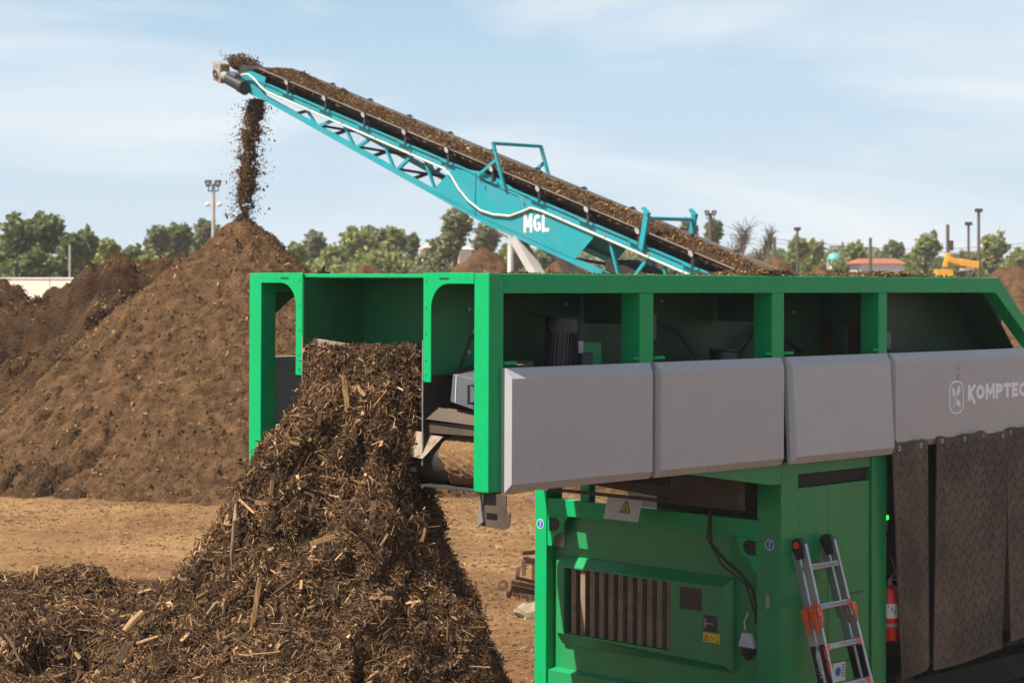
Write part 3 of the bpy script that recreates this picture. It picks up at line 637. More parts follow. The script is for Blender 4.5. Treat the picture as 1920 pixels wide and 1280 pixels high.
# white sign with a yellow triangle
sg = M().hexa([(SE-.26, 1.245, -2.0), (SE-.255, 1.245, -2.0), (SE-.255, 1.62, -2.0), (SE-.26, 1.62, -2.0), (SE-.2, 1.245, -1.80), (SE-.195, 1.245, -1.80), (SE-.195, 1.62, -1.80), (SE-.2, 1.62, -1.80)]).build('white_guard_plate', WHITE, mroot, label='white guard plate with a yellow warning triangle')
p3 = [(1.405+.065*math.sin(a), -1.905+.065*math.cos(a)) for a in (0, 2.094, 4.189)]
t3 = MB(lambda p: (p[0]+.3*(p[2]+1.9)+.0, p[1], p[2]+ZT)).prism(p3, .001, 'yz', SE-.2325).build('warning_triangle', YEL, sg)
q = MB(lambda p: (p[0]+.3*(p[2]+1.9)+.0, p[1], p[2]+ZT))
for a, b_ in zip(p3, p3[1:]+p3[:1]): q.bar((SE-.234, a[0], a[1]), (SE-.234, b_[0], b_[1]), .006, .001, up=(1, 0, 0))
q.bar((SE-.234, 1.41, -1.88), (SE-.234, 1.395, -1.93), .008, .001, up=(1, 0, 0)).bar((SE-.234, 1.43, -1.925), (SE-.234, 1.38, -1.925), .006, .001, up=(1, 0, 0)).build('warning_symbol', INK, sg)
# round blue stickers
def sticker(fn, name='blue_sticker'):
    a = MB(fn); a.tube([(0, 0, 0), (0, 0, .001)], .042, 20); so_ = a.build(name, WHITE, mroot)
    a = MB(fn); a.tube([(0, 0, .001), (0, 0, .0016)], .036, 20); a.build('blue_disc', BLU, so_)
    a = MB(fn); pts = [(-.006, .022, .002), (.008, .018, .002), (.004, .006, .002), (0, -.004, .002), (.002, -.016, .002), (-.004, -.026, .002)]
    for p_, q_ in zip(pts[:-1], pts[1:]): a.bar(p_, q_, .007, .001)
    a.build('white_symbol', WHITE, so_)
sticker(lambda p: (SE-.001-p[2], 2.585-p[0], p[1]-2.15+ZT))
sticker(lambda p: (SE-.001-p[2], .11-p[0], p[1]-2.10+ZT))
M().prism([(.12+.022*math.cos(t_*.6283), -2.545+.06*math.sin(t_*.6283)) for t_ in range(10)], .012, 'yz', SE-.012).build('oval_plate', STEEL, mroot)
# cable and grey connector
cb = M(); cb.tube([(SE-.1, .62, -1.86), (SE-.08, .64, -2.02), (SE-.04, .66, -2.14), (SE+.02, .58, -2.26), (SE+.03, .42, -2.36), (SE+.03, .30, -2.47), (SE+.03, .27, -2.60), (SE+.03, .26, -2.74)], .013, 8)
cb.tube([(SE-.07, .66, -1.88), (SE-.04, .70, -2.10), (SE+.02, .60, -2.31), (SE+.03, .36, -2.44), (SE+.03, .28, -2.66)], .008, 8); cb.build('cable', BLACK, mroot, smooth=True)
cn = M(); cn.tube([(SE+.03, .34, -2.66), (SE+.03, .38, -2.74), (SE+.03, .37, -2.80)], .008, 8); cn.hexa([(SE-.0, .26, -2.93), (SE+.06, .26, -2.93), (SE+.06, .42, -2.93), (SE, .42, -2.93), (SE+.01, .30, -2.82), (SE+.05, .30, -2.82), (SE+.05, .39, -2.82), (SE+.01, .39, -2.82)]); cno = cn.build('connector', GREY, mroot, .004)
M().tube([(SE+.03, .34, -2.93), (SE+.03, .34, -2.98), (SE+.03, .34, -3.03)], [.065, .055, .02], 14).build('connector_cap', BLKP, cno, smooth=True)
M().box((SE+.015, .50, -3.47), (SE+.018, .26, -3.43)).build('paper_label', WHITE, mroot)
# side doors of the engine module
SX = [(SE+.225, 3.86), (3.865, 4.44)]
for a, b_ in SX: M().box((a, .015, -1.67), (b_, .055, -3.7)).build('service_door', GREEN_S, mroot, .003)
M().box((SE+.223, .012, -1.46), (4.5, .05, -1.56)).build('door_header', GREEN_S, mroot, .003)
M().box((SE+.223, .05, -1.56), (4.6, .12, -1.665)).build('vent_slot', DARK, mroot)
M().box((4.45, -.005, -1.46), (4.66, .16, -3.8)).build('engine_post', GREEN_S, mroot, .006)
M().box((3.95, .010, -2.565), (4.36, .0148, -2.572)).build('panel_seam', INK, mroot); M().box((3.93, .010, -3.10), (4.36, .0148, -3.107)).build('panel_seam', INK, mroot)
ps = M().box((3.93, .0105, -3.10), (4.10, .0145, -3.26)).build('paper_label', WHITE, mroot)
M().tube([(4.0, .009, -3.18), (4.0, .0105, -3.18)], .036, 16).build('blue_disc', BLU, ps)
q = M(); [q.box((4.045, .009, -3.13-.022*k), (4.09, .0104, -3.137-.022*k)) for k in range(5)]; q.build('printed_lines', INK, ps)
M().box((4.9, .45, -1.565), (8.4, 2.3, -3.3)).box((5.6, .6, -3.3), (8.4, 2.2, -3.8)).build('inner_hull', DARK, mroot)  # hull extended down to block sunlit ground showing under the curtains
M().box((4.67, .16, -1.565), (4.89, 2.3, -3.78)).build('added_dark_panel', DARK, mroot)  # dark panel added to keep the space behind the curtains unlit
gi = M().box((4.77, .09, -2.03), (4.81, .11, -2.12)).build('indicator_stick', STEEL, mroot)
gl_m = bpy.data.materials.new('green_lamp'); gl_m.use_nodes = True; pb = gl_m.node_tree.nodes['Principled BSDF']; pb.inputs['Base Color'].default_value = (0, .6, .05, 1); pb.inputs['Emission Color'].default_value = (.02, 1, .08, 1); pb.inputs['Emission Strength'].default_value = 1.6
M().box((4.765, .08, -1.995), (4.815, .12, -2.03)).build('indicator_lamp', gl_m, gi)
M().tube([(4.79, .10, -2.12), (4.79, .10, -2.33)], .004, 6).build('indicator_wire', STEEL, gi)
# rubber curtains with raised chevrons
def curtain(top, bot, z0, z1l, z1r, wav, seed, rows, cols, eyes):
    rg = random.Random(seed); nx, nz = 30, 40; m = M(); t = .012
    def pos(u, v, off=0.):
        xt = top[0]+(top[1]-top[0])*u; xb = bot[0]+(bot[1]-bot[0])*u; zb_ = z1l+(z1r-z1l)*u
        zt_ = z0+.012*math.sin(u*9+seed)+.008*math.sin(u*23)
        y = -.095+wav*math.sin(u*5.0+seed)*(.3+v)-.04*v-.015*math.sin(u*11+seed)*(1-v)
        return (xt+(xb-xt)*v, y-off, zt_+(zb_-zt_)*v)
    g_ = [[pos(i_/nx, j/nz) for i_ in range(nx+1)] for j in range(nz+1)]
    vs = [p for r_ in g_ for p in r_]+[(p[0], p[1]+t, p[2]) for r_ in g_ for p in r_]; K = (nx+1)*(nz+1); fs = []
    for j in range(nz):
        for i_ in range(nx):
            a = j*(nx+1)+i_; fs += [(a, a+1, a+nx+2, a+nx+1), (K+a, K+a+nx+1, K+a+nx+2, K+a+1)]
    for j in range(nz):
        a = j*(nx+1); b_ = a+nx; fs += [(a, a+nx+1, K+a+nx+1, K+a), (b_, K+b_, K+b_+nx+1, b_+nx+1)]
    for i_ in range(nx): fs += [(i_, K+i_, K+i_+1, i_+1), (nz*(nx+1)+i_, nz*(nx+1)+i_+1, K+nz*(nx+1)+i_+1, K+nz*(nx+1)+i_)]
    m.add(vs, fs)
    for r_ in range(rows):
        for c_ in range(cols):
            u = (c_+.5+.25*(r_ % 2))/cols; v = (r_+.8)/(rows+.6)
            if u > .97: continue
            du = .36/cols; dv = .34/rows
            for sg_ in (-1, 1):
                u2 = min(max(u+sg_*du, .01), .99)
                a = Vector(pos(u, v-dv, .004)); b_ = Vector(pos(u2, v+dv, .004)); m.bar(a, b_, .008, .0035, up=(0, 1, 0))
    co = m.build('rubber_curtain', CURT, mroot)
    for u in eyes:
        p = pos(u, .022, .004); M().ring(p, .017, .007, 'y', 14, .005).build('eyelet', STEEL, co)
curtain((4.60, 5.14), (4.76, 5.08), -1.372, -3.36, -3.24, .035, 1, 20, 3, (.2, .72))
curtain((5.28, 6.44), (5.18, 6.30), -1.352, -3.31, -3.27, .02, 3, 20, 7, (.06, .34, .62, .9))
curtain((6.38, 7.65), (6.40, 7.6), -1.342, -3.22, -3.2, .03, 6, 20, 7, (.05, .3, .6, .9))
# crawler track
ct = M(); cx0, cx1, cy0, cy1 = 4.95, 8.3, .12, .52; zc, r_ = -3.56, .24
ct.prism([(cx0+.2, zc-.12), (cx1, zc-.12), (cx1, zc+.1), (cx0+.2, zc+.1)], .25, 'xz', .2)
cto = ct.build('crawler_frame', DARK, mroot)
L = []
n_ = 46
for k in range(26): L.append((cx0+r_+k*.135, zc+r_, 0))
for k in range(1, 8): a = math.pi/2+math.pi*k/8; L.append((cx0+r_+r_*math.cos(a), zc+r_*math.sin(a), a-math.pi/2))
for k in range(26): L.append((cx0+r_+k*.135, zc-r_, math.pi))
pd = M()
for (x, z, a) in L:
    d = Vector((math.cos(a), 0, math.sin(a))); nn = Vector((-math.sin(a), 0, math.cos(a))); c = Vector((x, 0, z))
    pd.bar(c+Vector((0, cy0, 0)), c+Vector((0, cy1, 0)), .115, .03, up=nn); pd.bar(c+nn*.02+Vector((0, cy0, 0)), c+nn*.02+Vector((0, cy1, 0)), .02, .03, up=nn)
pd.build('track_pads', BLACK, cto)
M().tube([(cx0+r_, .18, zc), (cx0+r_, .46, zc)], .19, 20).build('track_wheel', BLACK, cto)

# debris on the machine's top deck
k = 5200
sx = np.concatenate([RNG.normal(3.2, .25, 1900), RNG.normal(4.85, .5, 2300), RNG.uniform(.2, 6.2, 1000)]); k = len(sx); sy = RNG.uniform(.01, .5, k)
hgt = .045*np.exp(-((sx-3.2)/.18)**2)+.035*np.exp(-((sx-4.85)/.35)**2)+.004
sx = np.clip(sx, .2, 6.35)
P = np.stack([sx, sy, 3.8+RNG.uniform(0, 1, k)*hgt], -1)
dc = chips('deck_debris', P, unit_rand(k)*[1, 1, .3], np.tile([0, 0, 1.], (k, 1))+RNG.normal(0, .3, (k, 3)), RNG.gamma(2, .007, k)+.005, RNG.uniform(.002, .006, k), RNG.uniform(.002, .005, k), COMPC)
dc.matrix_world = mroot.matrix_world.copy(); tag(dc, 'loose wood crumbs lying along the top rail of the green machine', 'debris', kind='stuff')

# ---------------------------------------------------------------- near pile of shredded wood pouring from the chute
PR = np.array([  # photo row, left px, right px
    (655, 576, 790), (700, 566, 793), (760, 553, 793), (800, 530, 793), (860, 488, 788), (900, 466, 784), (950, 432, 797), (1000, 408, 812), (1050, 372, 840), (1100, 320, 872), (1150, 275, 903), (1200, 232, 922), (1250, 195, 943), (1300, 165, 962), (1450, 90, 1040), (1600, 20, 1120)], float)
def prof(z):   # z relative to the eye
    Yc = np.interp(z, [-3.8, -2.4, -1.4, -.9, -.5], [13.6, 13.9, 14.2, 14.35, 14.52])
    row = HOR-z*F/Yc
    Lx = (np.interp(row, PR[:, 0], PR[:, 1])-960)/F*Yc; Rx = (np.interp(row, PR[:, 0], PR[:, 2])-960)/F*Yc
    bdep = np.interp(z, [-3.8, -2.6, -1.9, -1.4, -.9, -.6, -.5], [1.9, 1.15, .80, .56, .36, .25, .12])
    return (Lx+Rx)/2, Yc, (Rx-Lx)/2, bdep
def pile_surf(TH, Z):
    xc, yc, a, b_ = prof(Z)
    d = .085*fbm(TH*3.0+Z*.6, Z*2.4, 3, 77)+.055*fbm(TH*9, Z*6, 3, 78)-.10*np.abs(fbm(TH*5+4, Z*4.5, 3, 79))+.02
    d = d*np.clip((-Z)/1.2, .4, 1.4)
    e = np.sign(np.cos(TH))*np.abs(np.cos(TH))**.8
    return xc+(a+d-.035)*e, yc+(b_+d*1.6-.02)*np.sin(TH), HC+Z
zz = np.concatenate([np.linspace(-3.8, -.53, 170)]); th = np.linspace(0, 2*math.pi, 300)
TH, Z = np.meshgrid(th, zz); X, Y, ZZ = pile_surf(TH, Z)
proot = grid_mesh('wood_chip_pile', X, Y, ZZ, MULB); tag(proot, 'steep heap of stringy shredded wood pouring out of the green end frame', 'chip pile', 'foreground shredded wood heaps')
tp = MB(); xs_ = X[-1]; ys_ = Y[-1]; zs_ = ZZ[-1]
tp.add([(float(xs_.mean()), float(ys_.mean()), float(zs_.mean())+.03)]+[(float(a), float(b_), float(c)) for a, b_, c in zip(xs_, ys_, zs_)], [(0, k, k+1) for k in range(1, 300)]); tp.build('pile_top', MULB, proot)
def lay(P, NRM, n, lmul=1., lift=.012):
    t_ = np.cross(NRM, unit_rand(n)); t_ /= np.linalg.norm(t_, axis=1)[:, None]
    D = t_+NRM*RNG.normal(0, .38, n)[:, None]
    Lh = (RNG.gamma(1.4, .012, n)+.005)*lmul; big = RNG.uniform(size=n) < .07; Lh[big] *= 2.3; Lh = np.minimum(Lh, .085)
    Wd = np.minimum(RNG.gamma(2, .0009, n)+.0009, Lh*.3); bk = RNG.uniform(size=n) < .13; Wd[bk] *= 3.6; Tk = np.minimum(Wd*RNG.uniform(.35, .9, n), .008)
    return P+NRM*(RNG.normal(0, lift, n)+.008)[:, None], D, NRM+.7*unit_rand(n), Lh, Wd, Tk
def surf_normals(X, Y, Z):
    dx = np.stack(np.gradient(X), -1); dy = np.stack(np.gradient(Y), -1); dz = np.stack(np.gradient(Z), -1)
    a = np.stack([dx[..., 0], dy[..., 0], dz[..., 0]], -1); b_ = np.stack([dx[..., 1], dy[..., 1], dz[..., 1]], -1)
    n_ = np.cross(b_, a); return n_/(np.linalg.norm(n_, axis=-1)[..., None]+1e-9), np.linalg.norm(np.cross(b_, a), axis=-1)
def scatter(X, Y, Z, n, mask=None, up=None):
    NR, A = surf_normals(X, Y, Z)
    if mask is not None: A = A*mask
    p = (A/A.sum()).ravel(); idx = RNG.choice(len(p), n, p=p)
    P = np.stack([X.ravel()[idx], Y.ravel()[idx], Z.ravel()[idx]], -1); N_ = NR.reshape(-1, 3)[idx]
    return P+RNG.normal(0, .012, (n, 3)), N_
front = (np.sin(TH) < .35).astype(float)*(Z > -3.2)
P, NR = scatter(X, Y, ZZ, 95000, front)
ctr = np.stack([np.full(len(P), -1.3), np.full(len(P), 14.2), P[:, 2]], -1); s = np.sign(((P-ctr)*NR).sum(1)); NR *= s[:, None]
A = lay(P, NR, len(P)); c = chips('shredded_wood', *A, CHIPS, proot); c['kind'] = 'stuff'
# matted curly fibres
def strands(name, P, NR, n, m, parent, lmul=1.):
    t_ = np.cross(NR, unit_rand(n)); t_ /= np.linalg.norm(t_, axis=1)[:, None]; t_[:, 2] -= .35; t_ /= np.linalg.norm(t_, axis=1)[:, None]
    b_ = np.cross(t_, NR); L = (RNG.gamma(2, .022, n)+.03)*lmul; cv = RNG.normal(0, .8, n); cn_ = RNG.normal(.05, .45, n); wd = RNG.uniform(.0010, .0026, n)
    V = []
    for q in (-1, -.35, .35, 1):
        c = P+NR*(.014+RNG.normal(0, .004, n))[:, None]+t_*(L*q*.5)[:, None]+b_*(L*cv*.32*(q*q-.4))[:, None]+NR*(L*cn_*.3*(.5-q*q))[:, None]
        w3 = wd*(1 if abs(q) < .5 else .5)
        for a_ in (0, 2.094, 4.189): V.append(c+b_*(w3*math.cos(a_))[:, None]+NR*(w3*math.sin(a_))[:, None])
    V = np.stack(V, 1).reshape(-1, 3)
    fq = np.array([(j*3+k, j*3+(k+1) % 3, (j+1)*3+(k+1) % 3, (j+1)*3+k) for j in range(3) for k in range(3)])
    o = np_mesh(name, V, (np.arange(n)[:, None, None]*12+fq[None]).reshape(-1, 4), m, parent); o['kind'] = 'stuff'; return o
P, NR = scatter(X, Y, ZZ, 42000, front)
s = np.sign(((P-np.stack([np.full(len(P), -1.3), np.full(len(P), 14.2), P[:, 2]], -1))*NR).sum(1)); NR *= s[:, None]
strands('matted_fibres', P, NR, len(P), CHIPS, proot)
# stray stringy pieces at the outline
P, NR = scatter(X, Y, ZZ, 5000, front)
s = np.sign(((P-np.stack([np.full(len(P), -1.3), np.full(len(P), 14.2), P[:, 2]], -1))*NR).sum(1)); NR *= s[:, None]
A = list(lay(P, NR, len(P), 1.5, .035)); A[1] = A[1]+NR*RNG.normal(0, .8, len(P))[:, None]; A[4] *= .6
c = chips('loose_strands', *A, CHIPS, proot); c['kind'] = 'stuff'

# lower mound in front left, with a dark hollow
xs_ = np.arange(-5.6, -1.0, .022); ys_ = np.arange(11.4, 15.9, .022); X2, Y2 = np.meshgrid(xs_, ys_)
ridge_px = np.interp(X2/14.2*F+960, [-200, 0, 60, 120, 180, 205, 240, 290, 330, 420, 500], [1075, 1082, 1078, 1074, 1076, 1092, 1104, 1104, 1092, 1040, 1000])
crest = (HC-(ridge_px-HOR)/F*14.2)
yr = 14.2+.12*fbm(X2/.7, Y2*0, 2, 5)
d = yr-Y2
Z2 = crest-np.where(d > 0, np.interp(d, [0, .15, .5, 1.5, 3], [0, .02, .13, .62, 1.5]), np.interp(-d, [0, .1, .5, 1.5], [0, .03, .45, 1.7]))
Z2 += (.11*fbm(X2/.42, Y2/.42, 4, 41)-.10*np.abs(fbm(X2/.33, Y2/.33, 3, 43))+.03)*np.clip((Z2)/.5, 0, 1)
hx, hy = -2.98, 13.28
hole = np.exp(-(((X2-hx)/.20)**4+((Y2-hy-.25*(X2-hx))/.20)**4)); Z2 -= .62*hole
Z2 = Z2*np.clip((X2+5.7)/1.2, 0, 1)
Z2 -= .12*np.exp(-(((X2-hx+.12)/.2)**2+((Y2-hy+.22)/.13)**2))
m2 = grid_mesh('wood_chip_pile', X2, Y2, Z2, MULB); tag(m2, 'low chip mound with a dark hollow in the lower left corner', 'chip pile', 'foreground shredded wood heaps')
P, NR = scatter(X2, Y2, Z2, 80000, (1-.85*hole)*(Y2 < 14.7).astype(float)*(Y2 > 12.1)*(X2 < -1.02)); NR *= np.sign(NR[:, 2])[:, None]
c = chips('shredded_wood', *lay(P, NR, len(P), 1.15), CHIPS, m2); c['kind'] = 'stuff'
P, NR = scatter(X2, Y2, Z2, 31000, (1-.85*hole)*(Y2 < 14.7).astype(float)*(Y2 > 12.1)*(X2 < -1.02)); NR *= np.sign(NR[:, 2])[:, None]
strands('matted_fibres', P, NR, len(P), CHIPS, m2, 1.1)
# flying pieces beside the falling material
k = 260
P = np.stack([RNG.normal(-.62, .10, k), RNG.normal(14.1, .15, k), HC-RNG.uniform(1.2, 2.3, k)], -1)
c = chips('falling_chips', P, unit_rand(k), unit_rand(k), RNG.gamma(2, .006, k)+.003, RNG.uniform(.002, .008, k), RNG.uniform(.002, .004, k), CHIPS)
tag(c, 'loose chips flying off the right side of the chip heap', 'flying chips', kind='stuff')

# individual branches, boards and logs that stand out on the heaps
def wpath(pts, Y): return [at(a, b_, Y+(c if c else 0)) for a, b_, c in pts]
def branch(pts, Y, r, m, label, name='branch', cat='branch'):
    o = MB().tube(wpath(pts, Y), r, 8).build(name, m, smooth=True); tag(o, label, cat, 'sticks and boards on the chip heaps'); return o
branch([(443, 944, .05), (440, 975, 0), (437, 1010, .02), (434, 1040, 0), (436, 1068, .03)], 13.42, [.012, .014, .013, .012, .008], WOODG, 'long pale branch standing upright on the left flank of the tall chip heap')
branch([(412, 970, 0), (417, 985, 0), (424, 1000, 0)], 13.42, [.008, .009, .004], WOODP, 'short pale splinter left of the upright branch')
branch([(618, 928, .1), (636, 932, 0), (648, 955, 0), (658, 985, .05)], 13.2, [.006, .008, .007, .005], WOODG, 'curved hooked twig high on the middle of the tall heap')
branch([(472, 1226, 0), (500, 1224, 0), (526, 1221, 0)], 12.5, [.006, .006, .004], WOODP, 'thin straight stick lying level near the bottom of the heap')
branch([(524, 845, .1), (545, 800, 0), (556, 780, 0)], 13.95, [.004, .005, .003], WOODP, 'thin curved twig poking left out of the falling chips')
branch([(268, 1148, .1), (250, 1165, .05), (233, 1184, 0)], 13.2, [.026, .029, .022], WOODP, 'pale round log on the valley between both heaps', 'log', 'log')
branch([(258, 1206, .1), (275, 1200, .05), (298, 1192, 0)], 13.1, [.012, .014, .009], WOODP, 'bent tan root below the pale round log')
branch([(8, 1188, 0), (22, 1205, 0), (32, 1228, 0), (44, 1247, 0)], 12.95, [.008, .009, .008, .005], WOODG, 'crooked pale twig beside the dark hollow at the left edge')
branch([(380, 1165, .1), (400, 1140, .05), (408, 1128, 0)], 13.1, [.018, .022, .012], WOODG, 'weathered grey stick leaning at the foot of the tall heap')
def board(p, q, Y, wd, th_, m, label, split=0):
    a = at(p[0], p[1], Y); b_ = at(q[0], q[1], Y); mb = MB(); d = (b_-a); x_ = Vector((1, -.3, 0)).normalized()
    n_ = 4; off = [random.uniform(-.004, .004) for _ in range(n_+1)]
    for k in range(n_): mb.bar(a+d*(k/n_)+x_*off[k], a+d*((k+1)/n_+.01)+x_*off[k+1], wd*(1-.1*abs(k-1.5)), th_, up=(0, -1, 0))
    if split: mb.bar(a+x_*wd*.85+d*.1, b_+x_*wd*.8-d*.12, wd*.55, th_*.8, up=(0, -1, 0))
    o = mb.build('board', m, None, .002); tag(o, label, 'board', 'sticks and boards on the chip heaps'); return o
board((643, 706), (650, 772), 13.98, .024, .012, WOODP, 'split pale board tumbling upright in the chute opening', 1)
board((486, 1082), (471, 1178), 12.92, .020, .012, WOODP, 'long split board upright on the lower left of the tall heap', 1)
board((581, 1020), (628, 1004), 13.15, .035, .01, WOODP, 'flat bark slab lying on the middle of the tall heap')
board((240, 1205), (222, 1243), 13.0, .05, .03, BARKW, 'thick rough bark chunk at the foot of the heaps')
board((728, 1000), (712, 1022), 12.85, .016, .01, WOODP, 'bright short splinter right of centre on the tall heap')
board((797, 990), (792, 1015), 13.3, .018, .01, WOODP, 'thin tan slat near the right outline of the tall heap')

# ---------------------------------------------------------------- conveyor (t along the belt towards its tail, o across, h above the roller line)
CP0 = Vector((-4.19565, 38, 7.40548)); CDH = Vector((.712043, -.702136, 0)); CC = Vector((.702136, .712043, 0)); SL = -.33404
def cw(p): t_, o_, h_ = p; q = CP0+CDH*t_+CC*o_; return Vector((q.x, q.y, q.z+h_+t_*SL))
CB = Vector((*(CP0+CDH*5+CC*.5).xy, 0))
croot = empty('stacking_conveyor', CB, 'turquoise stacking conveyor rising left with lattice frame and brown load on its belt', 'conveyor')
def cfn(p): return cw(p)-CB
def K(): return MB(cfn)
T0, T1 = -1.35, 15.5; WB = 1.065
bb = K(); ts = [T0-.0, -.9]+[k*.5 for k in range(-1, 32)]
prof_o = [.0, .16, .33, .5, .73, .90, WB]; prof_h = [.0, -.11, -.225, -.235, -.225, -.11, .0]
vs = []; fs = []
for t_ in ts:
    fl = 1 if t_ > -.95 else .25
    for o_, h_ in zip(prof_o, prof_h): vs.append((t_, o_, h_*fl-(0 if fl == 1 else .16)))
for t_ in ts:
    fl = 1 if t_ > -.95 else .25
    for o_, h_ in zip(prof_o, prof_h): vs.append((t_, o_, h_*fl-.012-(0 if fl == 1 else .16)))
nO = 7; nT = len(ts); K0 = nO*nT
for i_ in range(nT-1):
    for j in range(nO-1):
        a = i_*nO+j; fs += [(a, a+1, a+nO+1, a+nO), (K0+a, K0+a+nO, K0+a+nO+1, K0+a+1)]
    a = i_*nO; b_ = a+nO-1; fs += [(a, a+nO, K0+a+nO, K0+a), (b_, K0+b_, K0+b_+nO, b_+nO)]
bb.add(vs, fs); bo = bb.build('belt', BELT, croot)
e_ = K()
for o_ in (-.002, WB+.002): e_.bar((-.9, o_, -.004), (T1, o_, -.004), .006, .02)
e_.build('belt_edge', BELTE, bo)
K().hexa([(T0, .1, -.42), (T1, .1, -.36), (T1, .96, -.36), (T0, .96, -.42), (T0, .1, -.41), (T1, .1, -.35), (T1, .96, -.35), (T0, .96, -.41)]).build('return_belt', BELT, croot)
# load of compost on the belt
tt = np.arange(-1.0, T1, .035); oo = np.linspace(.03, WB-.03, 40); TT, OO = np.meshgrid(tt, oo)
Hh = np.interp(OO, prof_o, prof_h)*.0+(-.055+.06*np.sin(np.pi*(OO/WB)))+.022*fbm(TT/.2, OO/.2, 4, 90)+.035*fbm(TT/.9, OO/.9, 2, 91)*np.sin(np.pi*OO/WB)
Hh += .10*np.exp(-((TT+.45)/.32)**2)*np.sin(np.pi*OO/WB)+.09*np.exp(-((TT-.55)/.12)**2)*np.exp(-((OO-.9)/.12)**2)
Hh = np.maximum(Hh, -.06); edge_o = (OO < .06) | (OO > WB-.06); Hh = np.where(edge_o, -.07, Hh)
Hh = Hh*np.clip((TT+1.0)/.08, 0, 1)-.2*(1-np.clip((TT+1.0)/.08, 0, 1))
PX = CP0.x+CDH.x*TT+CC.x*OO-CB.x; PY = CP0.y+CDH.y*TT+CC.y*OO-CB.y; PZ = CP0.z+Hh+TT*SL
ld = grid_mesh('compost_load', PX, PY, PZ, COMPD); ld.location = CB; tag(ld, 'brown compost load riding up the turquoise conveyor belt', 'compost', kind='stuff')
k = 12000; ii = RNG.integers(0, PX.size, k); P = np.stack([PX.ravel()[ii], PY.ravel()[ii], PZ.ravel()[ii]], -1)+RNG.normal(0, .008, (k, 3)); s_ = RNG.gamma(2, .0035, k)+.004
c = chips('crumbs', P, unit_rand(k), unit_rand(k), s_*1.6, s_*.7, s_*.6, COMPC, ld); c['kind'] = 'stuff'
hc = MB(cfn); hc.ball((-1.72, .15, -.14), .16, 10, (1.25, 1.1, .75)); hc.ball((-1.60, .45, -.14), .16, 10, (1, 1.4, .6)); hco = hc.build('head_clump', COMP, None, smooth=True); hco.location = CB
k = 1600; P = np.array([tuple(cfn((-1.7+random.gauss(0, .09), .25+random.gauss(0, .15), -.06+random.gauss(0, .05)))) for _ in range(k)])+0
c = chips('crumbs', P, unit_rand(k), unit_rand(k), RNG.uniform(.008, .02, k), RNG.uniform(.005, .012, k), RNG.uniform(.005, .01, k), COMPC, hco); c['kind'] = 'stuff'
tag(hco, 'clump of wet compost stuck on top of the conveyor head', 'compost')
# rollers
for i_ in range(14):
    t_ = i_*1.0877
    r1 = K().tube([(t_, -.05, -.035), (t_, .0, -.03)], .058, 14).tube([(t_, .0, -.06), (t_, .33, -.28)], .05, 10).tube([(t_, .35, -.29), (t_, .72, -.29)], .05, 10).tube([(t_, WB, -.06), (t_, .74, -.28)], .05, 10)
    ro = r1.build('idler_set', BLKP, croot, smooth=True)
    K().tube([(t_, -.055, -.036), (t_, -.05, -.035)], .048, 14).build('roller_cap', ROLL, ro)
    K().tube([(t_, WB, -.03), (t_, WB+.06, -.02)], .058, 12).build('roller_cap', BLKP, ro)
    for o_ in (-.02, WB+.02): K().bar((t_+.02, o_, -.09), (t_+.02, o_, -.26), .05, .03).build('idler_bracket', BLACK, ro)
    K().prism([(t_-.22, -.262), (t_+.12, -.262), (t_+.12, -.225), (t_-.02, -.235)], .05, 'xz', -.03).build('bracket_foot', TEAL, ro)
def chord(t_): return -1.03+.47*(5.2-min(t_, 5.2))/6.2
